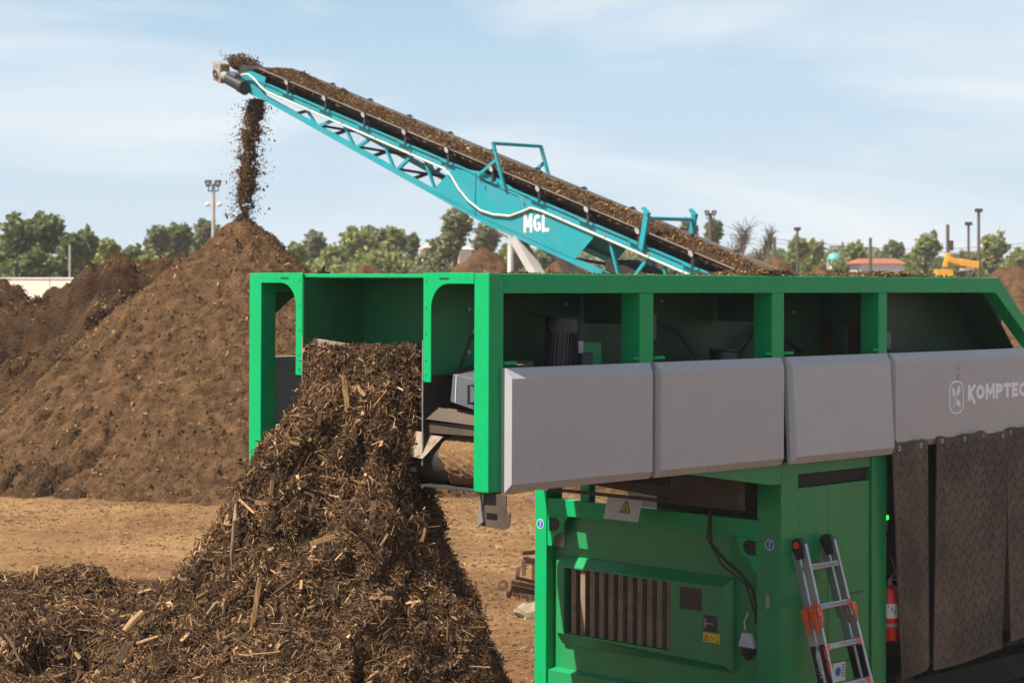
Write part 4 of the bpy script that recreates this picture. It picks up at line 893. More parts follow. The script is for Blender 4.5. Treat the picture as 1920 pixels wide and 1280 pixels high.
for side, o0 in ((0, .03), (1, WB-.09)):
    K().hexa([(-.95, o0, -.39), (T1, o0, -.39), (T1, o0+.06, -.39), (-.95, o0+.06, -.39), (-.95, o0, -.25), (T1, o0, -.25), (T1, o0+.06, -.25), (-.95, o0+.06, -.25)]).build('main_beam', TEAL, croot)
    K().bar((-.95, o0+.02, -.247), (T1, o0+.02, -.247), .10, .012).build('beam_flange', TEAL, croot)
    lc = K()
    for a, b_ in ((-1.05, 5.2), (5.2, T1)): lc.bar((a, o0+.03, chord(a)+.05), (b_, o0+.03, chord(b_)+.05), .07, .10)
    lc.build('lower_chord', TEAL, croot)
    for k in range(4):
        for (ta, tb, up_) in ((.46+1.08*k, .73+1.08*k, 0), (.82+1.08*k, 1.22+1.08*k, 1)):
            if k == 3 and up_: continue
            a, b_ = ((ta, o0+.03, -.40), (tb, o0+.03, chord(tb)+.08)) if not up_ else ((ta, o0+.03, chord(ta)+.08), (tb, o0+.03, -.40))
            K().bar(a, b_, .05, .05).build('lattice_bar', TEAL, croot)
    for (ta, tb, up_) in ((8.03, 8.24, 0), (8.45, 8.85, 1), (9.16, 9.30, 0), (9.5, 9.9, 1), (10.2, 10.4, 0)):
        a, b_ = ((ta, o0+.03, -.40), (tb, o0+.03, chord(tb)+.08)) if not up_ else ((ta, o0+.03, chord(ta)+.08), (tb, o0+.03, -.40))
        K().bar(a, b_, .05, .05).build('lattice_bar', TEAL, croot)
    pl = K().prism([(3.93, -.86), (4.38, -.393), (4.74, -.247), (5.15, -.165), (5.6, -.165), (6.05, -.25), (6.5, -.393), (7.71, -.393), (7.71, -.46), (7.31, -.94), (5.2, -.94)], .012, 'xz', o0-.014 if not side else o0+.062).build('side_panel', TEAL, croot)
    K().prism([(-1.55, -.30), (-1.2, -.12), (-.7, -.12), (-.75, -.35), (-.6, -.56), (-1.1, -.58), (-1.5, -.5)], .012, 'xz', o0-.012 if not side else o0+.06).build('head_plate', TEAL, croot)
    if not side:
        K().bar((5.02, o0-.018, -.22), (5.0, o0-.018, -.95), .01, .004, up=(0, 1, 0)).bar((5.04, o0-.018, -.30), (6.02, o0-.018, -.32), .01, .004, up=(0, 1, 0)).build('hatch_seam', INK, pl)
        u_items = []
        for ch, x_, wd in (('M', 0, .20), ('G', .225, .18), ('L', .425, .15)): u_items += glyph(ch, x_, .29, wd, .058)
        def logo_fn(p): q = CP0+CDH*(6.15+p[0])+CC*(o0-.0145-p[2]); return Vector((q.x, q.y, CP0.z+6.15*SL-.87+p[1]))-CB
        strokes('lettering', u_items, WHITE, pl, logo_fn, .003)
for k in range(14):
    t_ = .1+k*.54
    K().bar((t_, .08, chord(t_)+.05), (t_+.5*(1 if k % 2 else -1), WB-.06, chord(t_)+.06), .05, .04).build('cross_brace', BLACK, croot)
for t_ in (8.3, 9.3, 10.3): K().bar((t_, .05, -1.0), (t_, WB-.05, -.98), .07, .05).build('cross_brace', TEAL_D, croot)
K().tube([(-1.42, .05, -.27), (-1.42, WB-.05, -.27)], .19, 20).build('head_drum', BELT, croot, smooth=True)
GBX = mat('mud_splashed_casting', (.40, .35, .29), .7, var=.2, dirt=.95, dirtcol=(.12, .075, .04), dscale=6)
# gear motor at the head
gb = K(); gb.box((-2.05, -.22, -.55), (-1.80, .02, -.17)); gb.tube([(-1.92, -.24, -.40), (-1.92, -.2, -.40)], .10, 14); go = gb.build('gearbox', GBX, croot, .05)
K().ring((-1.92, -.245, -.40), .055, .02, 'y', 14, .01).build('gearbox_flange', BLACK, go)
gm_ = K(); gm_.tube([(-1.82, -.12, -.40), (-1.62, -.12, -.42)], .10, 18); gm_.build('motor_neck', GBX, go, smooth=True)
K().tube([(-1.66, -.12, -.42), (-1.28, -.12, -.45)], .125, 20).build('drive_motor', BLKP, go, smooth=True)
K().tube([(-1.30, -.12, -.45), (-1.16, -.12, -.46), (-1.14, -.12, -.46)], [.14, .14, .11], 20).build('fan_cover', BLKP, go, smooth=True)
K().box((-1.55, -.2, -.32), (-1.36, -.04, -.24)).build('terminal_box', DGREY, go, .01)
# hose along the beam
hs = [(-1.35, -.06, -.26), (-1.1, -.08, -.18), (-.92, -.08, -.22), (-.75, -.06, -.32), (-.6, -.03, -.375), (1, -.01, -.385), (2.6, -.01, -.385), (4.28, -.01, -.385), (4.45, -.01, -.47), (4.62, -.01, -.62), (4.85, -.01, -.75), (5.15, -.01, -.825), (5.45, -.01, -.80), (5.85, -.01, -.70), (6.15, -.01, -.53), (6.34, -.01, -.41), (6.6, -.01, -.385), (9, -.01, -.385), (12, -.01, -.385)]
K().tube(hs, .02, 8).build('cream_hose', CREAM, croot, smooth=True)
for k in range(14): K().box((-.3+k*.92, -.04, -.36), (-.27+k*.92, -.03, -.31)).build('hose_clip', STEEL, croot)
# guard hoops
g1 = K(); T_ = TEAL_D
for o_, dt in ((-.04, 0), (WB+.06, .0)):
    g1.bar((5.48, o_, .42), (5.75, o_, -.25), .05).bar((5.12, o_, -.25), (5.55, o_, .14), .045)
g1.bar((5.48, -.04, .41), (5.48, WB+.06, .41), .05)
g1.build('guard_hoop', TEAL, croot)
g2 = K()
for o_ in (-.04, WB+.06): g2.bar((8.90, o_, .30), (8.78, o_, -.30), .09, .05).bar((8.82, o_, .36), (8.94, o_, .30), .08, .05)
g2.bar((8.88, -.04, .22), (8.88, WB+.06, .22), .05); g2.build('guard_hoop', TEAL, croot)
# supporting legs and wheels
for o_ in (.1, WB-.1):
    p = cw((5.9, o_, -1.05)); lg = MB().bar(p-CB, Vector((p.x+2.2, p.y-2.15, .5))-CB, .22, .14).build('support_leg', POLE, croot)
    MB().tube([Vector((p.x+2.2, p.y-2.15-.12, .5))-CB, Vector((p.x+2.2, p.y-2.15+.12, .5))-CB], .48, 20).build('wheel', BLACK, lg)
K().box((7.9, .1, -1.0), (9.3, .9, -.75)).build('drive_tank', DARK, croot)
tl = cw((15.2, .5, -.4)); MB().box(tl-CB+Vector((-.8, -.8, -.6)), tl-CB+Vector((.8, .8, .3))).build('tail_hopper', TEAL, croot, .02)

# falling compost stream
k = 60000; u_ = RNG.uniform(0, 1, k)**.9
zt_, zb_ = 7.15, 4.82
Zs = zt_+(zb_-zt_)*u_
cxs = np.interp(u_, [0, .15, .5, 1], [(481-960), (477-960), (466-960), (456-960)])/F*39.2
wsp = np.interp(u_, [0, .3, .7, 1], [.14, .17, .17, .12])
cl_ = fbm(u_*9, u_*0+1, 2, 6)*.035; spray = RNG.uniform(size=k) < .04
Xs = cxs+cl_+RNG.normal(0, 1, k)*wsp*(.46+.22*vnoise(u_*26, u_*0, 3))*np.where(spray, 1.9, .92); Ys = 39.15+RNG.normal(0, .12, k)
keep = fbm((Xs)/.10, Zs/.16, 3, 12)+.55*np.exp(-((Xs-cxs-cl_)/(wsp*.9))**2) > np.where(spray, -9, RNG.uniform(-.05, .8, k))
P = np.stack([Xs, Ys, Zs], -1)[keep]; k = len(P); s_ = RNG.gamma(1.5, .0028, k)+.003
st = chips('falling_compost', P, unit_rand(k)*[1, 1, 1.6], unit_rand(k), s_*1.5, s_*.8, s_*.7, COMPC); tag(st, 'stream of crumbly compost falling from the conveyor head onto the cone', 'falling compost', kind='stuff')

# ---------------------------------------------------------------- ladder (leans on the engine door)
lad = empty('ladder', (0, 0, 0), 'aluminium folding ladder with orange locks leaning on the green service door', 'ladder')
lad.matrix_world = mroot.matrix_world.copy()
# local frame: rails run from the top hinge down; x across, y out from the wall
LT = Vector((3.575, -.06, -2.10)); LD = Vector((.0, -.50, -1.70)).normalized(); LN = Vector((0, -LD.z, LD.y)).normalized()*-1  # LN points away from the wall
LN = Vector((0, LD.z, -LD.y))
if LN.y > 0: LN = -LN
LEN = (ZT-2.06)/abs(LD.z)
def lfn(p): q = LT+Vector((p[0], 0, 0))+LD*p[1]+LN*p[2]; return (q.x, q.y, q.z+ZT)
def LB(): return MB(lfn)
def hw(d_): return .178+.018*d_
def rail(sg_, d0, d1, n0, n1, add=0., t_=.028):
    m = LB(); a = sg_*(hw(d0)+add); b_ = sg_*(hw(d1)+add)
    m.hexa([(a, d0, n0), (a+sg_*t_, d0, n0), (a+sg_*t_, d0, n1), (a, d0, n1), (b_, d1, n0), (b_+sg_*t_, d1, n0), (b_+sg_*t_, d1, n1), (b_, d1, n1)])
    return m
for sg_ in (-1, 1):
    for (n0, n1) in ((.0, .062), (-.085, -.022)):
        rail(sg_, .0, .60, n0, n1).build('upper_rail', ALU, lad, .003)
        ra = rail(sg_, .50, LEN, n0-.004, n1+.004, .03).build('lower_rail', ALU, lad, .003)
        # black sticker strip on the outer side of the rail
        s0_, s1_ = .78, 1.42
        xo = lambda d_: sg_*(hw(d_)+.03+(.028+.0012 if sg_ < 0 else -.0042))
        xi = lambda d_: sg_*(hw(d_)+.03+(.028-.002 if sg_ < 0 else -.001))
        LB().hexa([(xi(s0_), s0_, n0+.006), (xo(s0_), s0_, n0+.006), (xo(s0_), s0_, n1-.006), (xi(s0_), s0_, n1-.006), (xi(s1_), s1_, n0+.006), (xo(s1_), s1_, n0+.006), (xo(s1_), s1_, n1-.006), (xi(s1_), s1_, n1-.006)]).build('black_sticker', INK, ra)
        if sg_ < 0:
            nm = (n0+n1)/2
            for (txt, m_, d_, first) in (('VELOCITY', WHITE, .82, 1), ('Little Giant', ORANGE, 1.08, 0)) if n0 < 0 else (('Little Giant', ORANGE, .80, 0), ('VELOCITY', WHITE, 1.13, 1)):
                q0 = Vector(lfn((xo(d_)-.0008, d_, nm+(.014)))); q1 = Vector(lfn((xo(d_+.1)-.0008, d_+.1, nm+.014)))
                xa = (q1-q0).normalized(); za = Vector((-1, 0, 0)); ya = za.cross(xa).normalized(); za = xa.cross(ya)
                Mt = Matrix((( xa.x, ya.x, za.x, q0.x), (xa.y, ya.y, za.y, q0.y), (xa.z, ya.z, za.z, q0.z), (0, 0, 0, 1)))
                text_mesh('lettering', txt, .046, m_, ra, Mt, bold=.0015)
        LB().box((sg_*(hw(.56)+.01), .505, n1+.003), (sg_*(hw(.56)+.07), .57, n1+.014)).hexa([(sg_*(hw(.6)+.025), .57, n1+.003), (sg_*(hw(.6)+.055), .57, n1+.003), (sg_*(hw(.6)+.055), .57, n1+.016), (sg_*(hw(.6)+.025), .57, n1+.016), (sg_*(hw(.6)+.033), .66, n1+.003), (sg_*(hw(.6)+.05), .66, n1+.003), (sg_*(hw(.6)+.05), .66, n1+.012), (sg_*(hw(.6)+.033), .66, n1+.012)]).build('lock', ORANGE, lad, .004)
        x_ = sg_*(hw(.56)+.062)
        LB().hexa([(x_, .50, n0), (x_+sg_*.02, .50, n0), (x_+sg_*.02, .50, n1), (x_, .50, n1), (x_, .69, n0+.022), (x_+sg_*.016, .69, n0+.022), (x_+sg_*.016, .69, n1-.018), (x_, .69, n1-.018)]).build('lock', ORANGE, lad, .005)
    hg = LB(); hg.tube([(sg_*(.165), -.0, -.012), (sg_*(.218), -.0, -.012)], .056, 20); hg.hexa([(sg_*.175, .0, -.07), (sg_*.22, .0, -.07), (sg_*.22, .0, .045), (sg_*.175, .0, .045), (sg_*.18, .11, -.05), (sg_*.217, .11, -.05), (sg_*.217, .11, .03), (sg_*.18, .11, .03)]); ho_ = hg.build('hinge', BLKP, lad, .003)
    if sg_ < 0: LB().tube([(-.218, -.0, -.012), (-.232, -.0, -.012)], .026, 14).build('hinge_button', ORANGE, ho_)
for i_, d_ in enumerate((.19, .50, .81, 1.12, 1.43, 1.70)):
    for (n0, n1) in ((.006, .056), (-.08, -.03)):
        hw_ = hw(d_)+(.03 if i_ > 0 else 0); nm = (n0+n1)/2
        ru = LB().box((-hw_, d_-.02, n0), (hw_, d_+.012, n1)).box((-hw_, d_-.026, n1-.012), (hw_, d_+.016, n1)).build('rung', ALU, lad, .003)
        if i_ > 0:
            for sg_ in (-1, 1): LB().box((sg_*(hw_-.035), d_-.032, n0-.004), (sg_*(hw_+.002), d_+.026, n1+.006)).build('rung_clip', ORANGE, ru, .004)
        elif n0 > 0: LB().box((-.07, d_-.012, n1+.0005), (-.02, d_+.004, n1+.0015)).build('red_sticker', ORANGE, ru)

# ---------------------------------------------------------------- fire extinguisher
fe = empty('fire_extinguisher', (0, 0, 0), 'red fire extinguisher strapped between the green post and the rubber curtain', 'extinguisher')
fe.matrix_world = mroot.matrix_world.copy()
fx, fy = 4.775, .045
M().tube([(fx, fy, -3.02), (fx, fy, -3.0), (fx, fy, -2.62), (fx, fy, -2.585), (fx, fy, -2.56)], [.085, .095, .095, .07, .03], 24).build('cylinder', RED, fe, smooth=True)
M().tube([(fx, fy, -2.83), (fx, fy, -2.71)], .0965, 24).build('paper_wrap', WHITE, fe, smooth=True)
q = M()
for k in range(9): a_ = -2.6+k*.28; q.box((fx+.098*math.cos(a_)-.006, fy+.0975*math.sin(a_), -2.72-.02*(k % 3)), (fx+.098*math.cos(a_)+.010, fy+.099*math.sin(a_), -2.74-.03*(k % 3)))
q.build('printed_marks', INK, fe)
M().tube([(fx, fy, -2.90), (fx, fy, -2.875)], .099, 24).build('strap', STEEL, fe, smooth=True)
M().tube([(fx, fy, -2.57), (fx, fy, -2.50)], .025, 12).bar((fx, fy, -2.50), (fx+.09, fy-.02, -2.47), .02).bar((fx, fy, -2.52), (fx+.08, fy-.03, -2.53), .015).build('valve', STEEL, fe)
M().tube([(fx, fy, -2.50), (fx-.06, fy-.02, -2.50), (fx-.11, fy-.02, -2.56), (fx-.125, fy-.02, -2.7), (fx-.115, fy-.02, -2.9), (fx-.105, fy-.02, -2.96)], .014, 8).build('discharge_hose', BLACK, fe, smooth=True)
M().bar((fx-.06, fy-.06, -2.33), (fx+.02, fy-.06, -2.49), .004).build('pull_tag', YEL, fe)

# ---------------------------------------------------------------- rusty implement, wedge and concrete lump behind the engine post
def gpt(px, py, dz=0.): Y_ = F*(HC-dz)/(py-HOR); return at(px, py, Y_)
ri = empty('rusty_implement', at(985, 1140, 22.6)*1, 'rusty steel implement with a ring hitch lying on the dirt behind the green post', 'implement')
b0 = Vector(ri.location)
def rp(px, py, dy=0.): return at(px, py, 22.6+dy)-b0
r_ = MB(); r_.bar(rp(955, 1090), rp(1060, 1112, .3), .10, .05).bar(rp(957, 1106, 0), rp(1060, 1128, .3), .02, .12).bar(rp(965, 1082), rp(1060, 1104, .3), .04, .04); r_.build('draw_bar', RUST, ri, .004)
MB(lambda p: rp(0, 0)*0+Vector(p)).ring(tuple(rp(943, 1096)), .045, .018, 'y', 18, .04).build('hitch_ring', RUST, ri)
r_ = MB(); r_.bar(rp(978, 1036), rp(1060, 1030, .3), .05, .05).bar(rp(979, 1048), rp(1060, 1064, .2), .04, .07).bar(rp(982, 1050), rp(982, 1078), .05, .05).bar(rp(972, 1062), rp(970, 1080), .05, .06).bar(rp(1000, 1045, .2), rp(1000, 1090, .2), .04); r_.build('upper_frame', RUST, ri, .004)
r_ = MB()
for k in range(12): r_.bar(rp(952+k*5, 1108+k*.8), rp(950+k*5+random.uniform(-1, 2), 1120+k*.8), .016, .03)
r_.build('tines', RUST, ri)
cl = MB(); c_ = at(1003, 1150, 22.4); cl.ball(tuple(c_), .20, 8, (1.1, .7, .72)); cl.v = [(x+.03*math.sin(z*31+y*17), y, z+.03*math.sin(x*23)) for x, y, z in cl.v]; o = cl.build('concrete_lump', CONC); tag(o, 'pale broken concrete lump below the rusty implement', 'concrete lump')
wd_ = MB(); a = at(980, 932, 30); b_ = at(1040, 946, 29.6); c_ = at(1040, 990, 29.6); e2 = at(1006, 950, 29.8)
wd_.add([a, b_, c_, a+Vector((.1, .4, 0)), b_+Vector((.1, .4, 0)), c_+Vector((.1, .4, 0))], [(0, 1, 2), (5, 4, 3), (0, 3, 4, 1), (1, 4, 5, 2), (2, 5, 3, 0)]); o = wd_.build('steel_blade', RUST); tag(o, 'brown steel blade corner poking out left of the green engine post', 'blade')

# ---------------------------------------------------------------- trees
def tree(name, x, Y, top, halfw, kind, label, base=0.0, seed=0, nleaf=11000, group='trees beyond the compost yard'):
    rg = np.random.default_rng(seed+100); pr = random.Random(seed)
    root = empty(name, (x, Y, 0), label, 'tree', group)
    H_ = top; tr = MB(); trunk_r = .16+.02*H_
    tr.tube([(0, 0, -.1), (pr.uniform(-.2, .2), 0, H_*.3), (pr.uniform(-.4, .4), 0, H_*.62)], [trunk_r, trunk_r*.75, trunk_r*.35], 8)
    nb = 27 if kind != 'bare' else 16; B = []
    for k in range(nb):
        rad_ = halfw*pr.uniform(.30, .46); v = .16+.80*((k*.618) % 1); wv = max(.15, 1-abs((v-.42)/.60)**3.2); a_ = 2.4*k
        e_ = math.sqrt(((k*.414+.2) % 1))*(halfw-rad_*.35)*wv
        c = np.array([e_*math.cos(a_)*pr.uniform(.85, 1.15), e_*math.sin(a_), min(H_*v, H_-rad_*.85)])
        B.append((c, rad_))
        tr.tube([(0, 0, H_*.22+k*.01), (c[0]*.5, c[1]*.5, H_*.22+(c[2]-H_*.22)*.55), tuple(c)], [trunk_r*.5, trunk_r*.3, .03], 6)
    if kind == 'bare':
        for k in range(420):
            c, rad_ = B[k % nb]; d_ = np.array([pr.gauss(0, 1), pr.gauss(0, 1), abs(pr.gauss(.6, .8))]); d_ /= np.linalg.norm(d_); L_ = rad_*pr.uniform(.8, 2.0)
            m1 = c+d_*L_*.5+np.array([pr.gauss(0, .1), 0, 0]); tr.tube([tuple(c*pr.uniform(.8, 1)), tuple(m1), tuple(c+d_*L_+np.array([pr.gauss(0, .15), 0, pr.gauss(0, .1)]))], [.03, .018, .007], 4)
        tr.build('trunk', BARK, root); return root
    tr.build('trunk', BARK, root)
    P = []
    per = nleaf//nb
    for c, rad_ in B:
        d_ = rg.normal(size=(per, 3)); d_ /= np.linalg.norm(d_, axis=1)[:, None]
        lob = 1+.35*np.sin(d_[:, 0]*5+c[0])*np.sin(d_[:, 2]*6+c[2])
        rr_ = rad_*lob*rg.uniform(.55, 1.08, per)**.6
        P.append(c+d_*rr_[:, None]*[1.05, 1, .82])
    # sprigs pushing out of the crown
    for k in range(26):
        c, rad_ = B[k % nb]; d_ = rg.normal(size=3); d_[2] = abs(d_[2]); d_ /= np.linalg.norm(d_); q_ = c+d_*rad_*1.15; P.append(q_+rg.normal(size=(26, 3))*rad_*.16)
    P = np.concatenate(P); ok = P[:, 2] > H_*.05; P = P[ok]; n_ = len(P)
    s_ = rg.uniform(.11, .23, n_)*(1 if kind != 'olive' else .8)*(.6+halfw*.13)
    A_ = rg.normal(size=(n_, 3)); A_ /= np.linalg.norm(A_, axis=1)[:, None]; B_ = np.cross(A_, rg.normal(size=(n_, 3))); B_ /= np.linalg.norm(B_, axis=1)[:, None]
    V = np.stack([P-A_*s_[:, None], P-B_*s_[:, None]*.6, P+A_*s_[:, None], P+B_*s_[:, None]*.6], 1).reshape(-1, 3)
    np_mesh('crown', V, np.arange(n_*4).reshape(-1, 4), {'dark': LEAF1, 'bright': LEAF2, 'olive': LEAF3}[kind], root)
    return root
def T(px, top, hwpx, Y, kind, label, seed):
    tree('tree', (px-960)/F*Y, Y, HC-(top-HOR)/F*Y, 1.35*hwpx/F*Y, kind, label, seed=seed)
T(18, 408, 48, 96, 'dark', 'tall dark green tree at the left edge of the photo', 1)
T(72, 401, 42, 98, 'dark', 'highest dark green tree above the pale wall', 2)
T(120, 440, 36, 95, 'dark', 'dark tree with sky gaps right of the highest tree above the wall', 3)
T(150, 432, 34, 104, 'dark', 'dark tree with a rounded top above the right part of the pale wall', 4)
T(192, 447, 30, 92, 'bright', 'bright yellow-green tree behind the crest of the compost ridge', 5)
T(48, 470, 52, 90, 'dark', 'low dark tree filling the gap over the pale wall', 6)
T(238, 462, 32, 108, 'dark', 'small dark tree right of the bright yellow-green tree', 7)
T(282, 424, 34, 110, 'olive', 'grey-green tree left of the tall floodlight pole', 8)
T(322, 420, 34, 112, 'dark', 'green tree between the grey-green tree and the floodlight pole', 9)
T(372, 412, 34, 116, 'olive', 'grey-green tree directly behind the tall floodlight pole', 10)
T(255, 480, 48, 100, 'bright', 'low bright bush tree behind the compost ridge crest', 11)
T(545, 455, 28, 128, 'bright', 'small dusty tree just right of the compost cone', 12)
T(580, 432, 32, 130, 'olive', 'dusty green tree right of the compost cone', 13)
T(612, 462, 38, 118, 'bright', 'low yellow-green tree behind the left part of the green box', 14)
T(655, 428, 42, 126, 'bright', 'broad dusty green tree, leftmost in the round cluster', 15)
T(690, 425, 38, 130, 'dark', 'darkest tree in the middle of the round cluster', 16)
T(730, 428, 34, 128, 'bright', 'round green tree on the right of the cluster', 17)
T(770, 436, 15, 125, 'dark', 'narrow dark tree beside the cream building', 18)
T(700, 470, 70, 115, 'bright', 'low wide green bush in front of the round cluster', 19)
T(843, 391, 40, 97, 'olive', 'airy olive coloured tree below the conveyor frame', 20)
T(900, 420, 34, 112, 'olive', 'smaller airy tree partly behind the conveyor frame', 21)
T(955, 450, 40, 120, 'bright', 'light green tree behind the white pipe', 22)
T(1010, 462, 40, 130, 'olive', 'hazy tree behind the conveyor logo panel', 23)
T(1180, 470, 60, 140, 'olive', 'wide hazy tree behind the lower conveyor frame', 24)
T(1285, 408, 22, 130, 'dark', 'dark tree seen above the conveyor load', 25)
T(1330, 410, 22, 134, 'dark', 'dark tree behind the floodlight pole over the conveyor', 26)
T(1385, 414, 34, 120, 'bare', 'leafless grey tree right of the conveyor', 27)
T(1432, 420, 28, 124, 'bare', 'second leafless grey tree, closer to the lamp poles', 28)
T(1420, 478, 30, 126, 'bright', 'low green shrub tree under the leafless trees', 29)
T(1490, 445, 26, 128, 'bright', 'light green tree behind the small lamp pole', 30)
T(1520, 452, 26, 132, 'bright', 'green tree left of the turquoise dome', 31)
T(1592, 456, 28, 136, 'bright', 'round light green tree left of the red roof', 32)
T(1668, 454, 30, 150, 'dark', 'hazy dark tree above the red roof', 33)
T(1730, 440, 34, 132, 'bright', 'bushy light green tree left of the excavator arm', 34)
T(1800, 470, 34, 128, 'olive', 'low brownish tree behind the excavator arm', 35)
T(1855, 442, 36, 130, 'bright', 'green tree behind the tall pole at the right', 36)
T(1905, 468, 30, 128, 'bright', 'green tree at the right edge of the photo', 37)
T(1565, 490, 26, 112, 'dark', 'low dark hedge tree behind the turquoise dome', 38)
T(1760, 482, 40, 150, 'dark', 'low dark hedge tree between red roof and excavator', 39)

# far-off wood closing the horizon
rg = np.random.default_rng(77); n_ = 42000; xx = rg.uniform(-75, 80, n_); top_ = 5.2+1.5*fbm(xx/9, xx*0, 3, 8)+1.0*fbm(xx/2.2, xx*0, 2, 18)
zz_ = top_*rg.uniform(0.05, 1, n_)**.8; P = np.stack([xx, 205+rg.normal(0, 2.5, n_), zz_], -1); s_ = rg.uniform(.2, .45, n_)
A_ = unit_rand(n_); B_ = np.cross(A_, unit_rand(n_)); B_ /= np.linalg.norm(B_, axis=1)[:, None]
o = np_mesh('distant_wood', np.stack([P-A_*s_[:, None], P-B_*s_[:, None]*.6, P+A_*s_[:, None], P+B_*s_[:, None]*.6], 1).reshape(-1, 3), np.arange(n_*4).reshape(-1, 4), LEAF1)
tag(o, 'low far-off belt of woodland along the horizon', 'wood', kind='stuff')

# ---------------------------------------------------------------- far structures
def wall_box(name, a, b, m, label, cat):
    o = MB().box(a, b).build(name, m, None, .02); tag(o, label, cat); return o
pale = mat('pale_panel_wall', (.82, .74, .60), .8, var=.05, scale=2)
Yw = 80
wr = empty('long_wall', (at(50, 523, Yw).x, Yw, 0), 'long pale cream wall behind the left compost heaps', 'wall', rot=(0, 0, R(-14)))
xo_ = wr.location.x; hW = HC-(523-HOR)/F*Yw
for k in range(9): MB().box((-9+k*2+.02, 0, 0), (-7+k*2-.02, .25, hW)).build('wall_panel', pale, wr)
MB().box((-9.1, -.03, hW), (9.1, .28, hW+.06)).build('coping', WHITE, wr)
# cream gabled building behind the olive tree
cbld = empty('cream_building', (at(826, 500, 101).x, 101, 0), 'cream gabled building half hidden behind the airy olive tree', 'building', rot=(0, 0, R(-22)))
MB().box((-1.1, 0, 0), (1.0, 1.6, 5.0)).build('wall', pale, cbld)
MB().prism([(-1.2, 5.0), (-.1, 5.55), (1.1, 5.0)], 1.9, 'xz', -.15).build('roof', pale, cbld)
wf = MB().box((-.75, -.05, 4.0), (-.35, .02, 4.6)).build('window', WHITE, cbld); MB().box((-.7, -.07, 4.05), (-.4, -.052, 4.55)).build('pane', GLASS, wf)
# red roofed house
rm = mat('red_roof_tiles', (.32, .10, .05), .8, var=.2, scale=3)
Yh = 126; xl = (1606-960)/F*Yh; xr = (1702-960)/F*Yh; ez = HC-(494-HOR)/F*Yh; rz = HC-(484-HOR)/F*Yh
hs_ = empty('house', ((xl+xr)/2, Yh, 0), 'low white house with a red tiled hip roof far to the right', 'house'); hwid = (xr-xl)/2
MB().box((-hwid+.25, .2, 0), (hwid-.25, 5.5, ez)).build('wall', WHITE, hs_)
MB().add([(-hwid, 0, ez), (hwid, 0, ez), (hwid, 5.7, ez), (-hwid, 5.7, ez), (-hwid+.6, 2.8, rz), (hwid-.25, 2.8, rz)], [(0, 1, 5, 4), (1, 2, 5), (2, 3, 4, 5), (3, 0, 4), (3, 2, 1, 0)]).build('roof', rm, hs_)
for k in range(2): MB().box((-.9+k*1.2, .17, 2.9), (-.5+k*1.2, .21, 3.6)).build('window', GLASS, hs_)
# turquoise dome on posts
dm = empty('domed_shelter', ((1564-960)/F*120, 120, 0), 'small turquoise domed shelter on thin posts among the trees', 'shelter')
dz = HC-(487-HOR)/F*120
dd_ = MB(); dd_.ball((0, 0, dz), .44, 10, (1, 1, .95)); dd_.v = [(x, y, max(z, dz-.03)) for x, y, z in dd_.v]; dd_.build('dome', mat('dome_turquoise', (.10, .36, .31), .5), dm, smooth=True)
for a_ in range(6): MB().tube([(.38*math.cos(a_*1.047), .38*math.sin(a_*1.047), 0), (.38*math.cos(a_*1.047), .38*math.sin(a_*1.047), dz)], .035, 6).build('post', WHITE, dm)
MB().tube([(0, 0, 0), (0, 0, dz-.3)], .22, 12).build('drum', pale, dm)

def pole(px, top, Y, r, label, heads='flood', m=POLE, name='floodlight_pole', cat='light pole', cams=False):
    x = (px-960)/F*Y; h = HC-(top-HOR)/F*Y; o = empty(name, (x, Y, 0), label, cat, 'poles beyond the yard')
    MB().tube([(0, 0, 0), (0, 0, h-.15)], [r, r*.75], 8).build('shaft', m, o)
    if heads == 'flood':
        MB().bar((-.2, 0, h-.42), (.2, 0, h-.42), .04).bar((-.18, 0, h-.42), (-.18, 0, h-.2), .035).bar((.18, 0, h-.42), (.18, 0, h-.2), .035).build('cross_arm', BLACK, o)
        for sx_ in (-.18, .18):
            lh = MB().hexa([(sx_-.08, -.12, h-.26), (sx_+.08, -.12, h-.26), (sx_+.06, .1, h-.26), (sx_-.06, .1, h-.26), (sx_-.14, -.14, h-.05), (sx_+.14, -.14, h-.05), (sx_+.12, .12, h), (sx_-.12, .12, h)]).build('lamp_head', BLKP, o, .02)
            MB().box((sx_-.06, -.137, h-.2), (sx_+.06, -.131, h-.09)).build('lens', STEEL, lh)
    if heads == 'small':
        MB().box((-.2, -.12, h-.2), (.2, .12, h)).box((-.06, -.06, h-.42), (.06, .06, h-.2)).build('lamp_head', BLACK, o, .04)
    if heads == 'utility':
        MB().bar((-1.0, 0, h-.5), (1.0, 0, h-.5), .1, .12).build('cross_arm', m, o)
    if heads == 'transformer':
        MB().tube([(.2, 0, h-1.7), (.2, 0, h-1.1)], .14, 10).build('transformer', BLACK, o)
    if cams:
        MB().bar((-.22, 0, h-.87), (.22, 0, h-.87), .04).build('camera_arm', WHITE, o)
        for sx_ in (-.22, .22): MB().ball((sx_, 0, h-.92), .10, 6, (1, 1, .8)).build('dome_camera', WHITE, o, smooth=True)
    return o
pole(400, 337, 75, .09, 'tall pale floodlight pole with twin dark lamp heads and white dome cameras', cams=True)
pole(1332, 394, 100, .12, 'floodlight pole seen right above the conveyor end guard', m=WPOLE)
pole(1835, 391, 110, .10, 'tall pole with a dark floodlight box near the right edge', 'small', WPOLE)
pole(1816, 416, 115, .09, 'thinner lamp pole just left of the tallest right pole', 'small', WPOLE)
pole(1777, 416, 120, .13, 'dark utility pole with a transformer above the excavator arm', 'transformer', WPOLE, 'utility_pole', 'utility pole')
pole(1495, 426, 120, .09, 'small lamp pole standing right of the leafless trees', 'small', WPOLE)
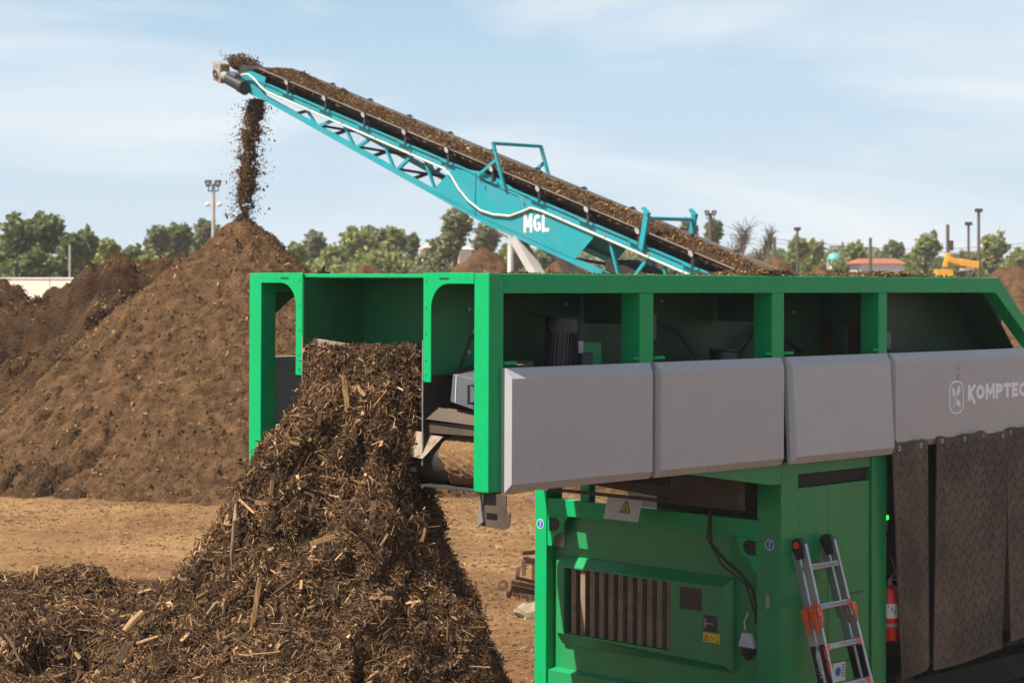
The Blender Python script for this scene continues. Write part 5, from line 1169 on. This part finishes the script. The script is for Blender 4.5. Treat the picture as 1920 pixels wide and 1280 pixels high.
pole(1580, 450, 150, .10, 'utility pole with a crossarm left of the turquoise dome', 'utility', WPOLE, 'utility_pole', 'utility pole')
pole(1617, 452, 150, .10, 'utility pole with a crossarm over the red roof', 'utility', WPOLE, 'utility_pole', 'utility pole')
pole(1632, 441, 121, .12, 'plain leaning-looking timber pole in front of the red roof', 'none', WPOLE, 'utility_pole', 'utility pole')
pole(1452, 440, 122, .12, 'plain weathered timber pole among the leafless trees', 'none', WPOLE, 'utility_pole', 'utility pole')
pole(131, 452, 88, .06, 'bare pale pole in front of the dark trees above the wall', 'none', POLE, 'bare_pole', 'pole')
# white pipe below the conveyor
o = MB().tube([at(935, 432, 60), at(953, 441, 60), at(957, 447, 60), at(957, 500, 60), Vector((at(957, 500, 60).x, 60, 0))], .09, 10).build('white_pipe', WHITE, smooth=True); tag(o, 'bent white pipe standing on the heap below the conveyor', 'pipe')
# power lines
for k, (z_, Y_) in enumerate(((448, 150), (455, 150))):
    a = at(1450, z_, Y_); b_ = at(2050, z_-8, Y_); o = MB().tube([a+(b_-a)*(j/12)+Vector((0, 0, -.9*math.sin(math.pi*j/12))) for j in range(13)], .02, 4).build('power_line', WPOLE); tag(o, ('upper' if k == 0 else 'lower')+' sagging power line between the far utility poles', 'power line')

# excavator
Ye = 105; ex_ = empty('excavator', ((1855-960)/F*Ye, Ye, 0), 'yellow excavator with its arm bent down behind the brown heap at the right', 'excavator')
e0 = Vector(ex_.location)
def ep(px, py, dy=0.): return at(px, py, Ye+dy)-e0
bm_ = MB(); bm_.bar(ep(1835, 497), ep(1800, 492), .34, .36).bar(ep(1803, 493), ep(1775, 485), .32, .28).build('boom', EXC, ex_, .03)
MB().bar(ep(1778, 475), ep(1772, 500), .26, .24).bar(ep(1776, 476), ep(1785, 488), .2, .2).build('stick', EXC, ex_, .03)
MB().prism([(-.45, -.2), (.35, -.2), (.45, -.7), (.1, -1.0), (-.4, -.8)], .9, 'xz', -.45).build('bucket', EXC, ex_, .02).location = ep(1770, 498)
MB().bar(ep(1826, 503), ep(1800, 505), .2, .14).build('arm_cylinder', WHITE, ex_)
MB().box((-.4, -1.2, 1.1), (3.2, 1.2, 2.5)).build('house', EXC, ex_, .08)
cb_ = MB().box((-.9, -1.2, 1.2), (.35, -.2, 3.2)).build('cab', EXC, ex_, .06); MB().box((-.8, -1.23, 2.0), (.25, -1.19, 3.0)).build('cab_window', GLASS, cb_)
for yy in (-1.4, .8): MB().prism([(-1.5, .15), (-1.2, 0), (2.8, 0), (3.1, .15), (3.1, .75), (2.8, .95), (-1.2, .95), (-1.5, .75)], .6, 'xz', yy).build('crawler', BLACK, ex_)

# ---------------------------------------------------------------- dusty air
hm = bpy.data.materials.new('dusty_air'); hm.use_nodes = True; t = hm.node_tree
for n_ in list(t.nodes):
    if n_.type == 'BSDF_PRINCIPLED': t.nodes.remove(n_)
pv = t.nodes.new('ShaderNodeVolumePrincipled'); pv.inputs['Color'].default_value = (.92, .90, .86, 1); pv.inputs['Density'].default_value = .00055
t.links.new(pv.outputs[0], [n_ for n_ in t.nodes if n_.type == 'OUTPUT_MATERIAL'][0].inputs['Volume'])
hz = MB().box((-160, -12, -1.2), (160, 220, 13)).build('haze', hm); tag(hz, kind='stuff')
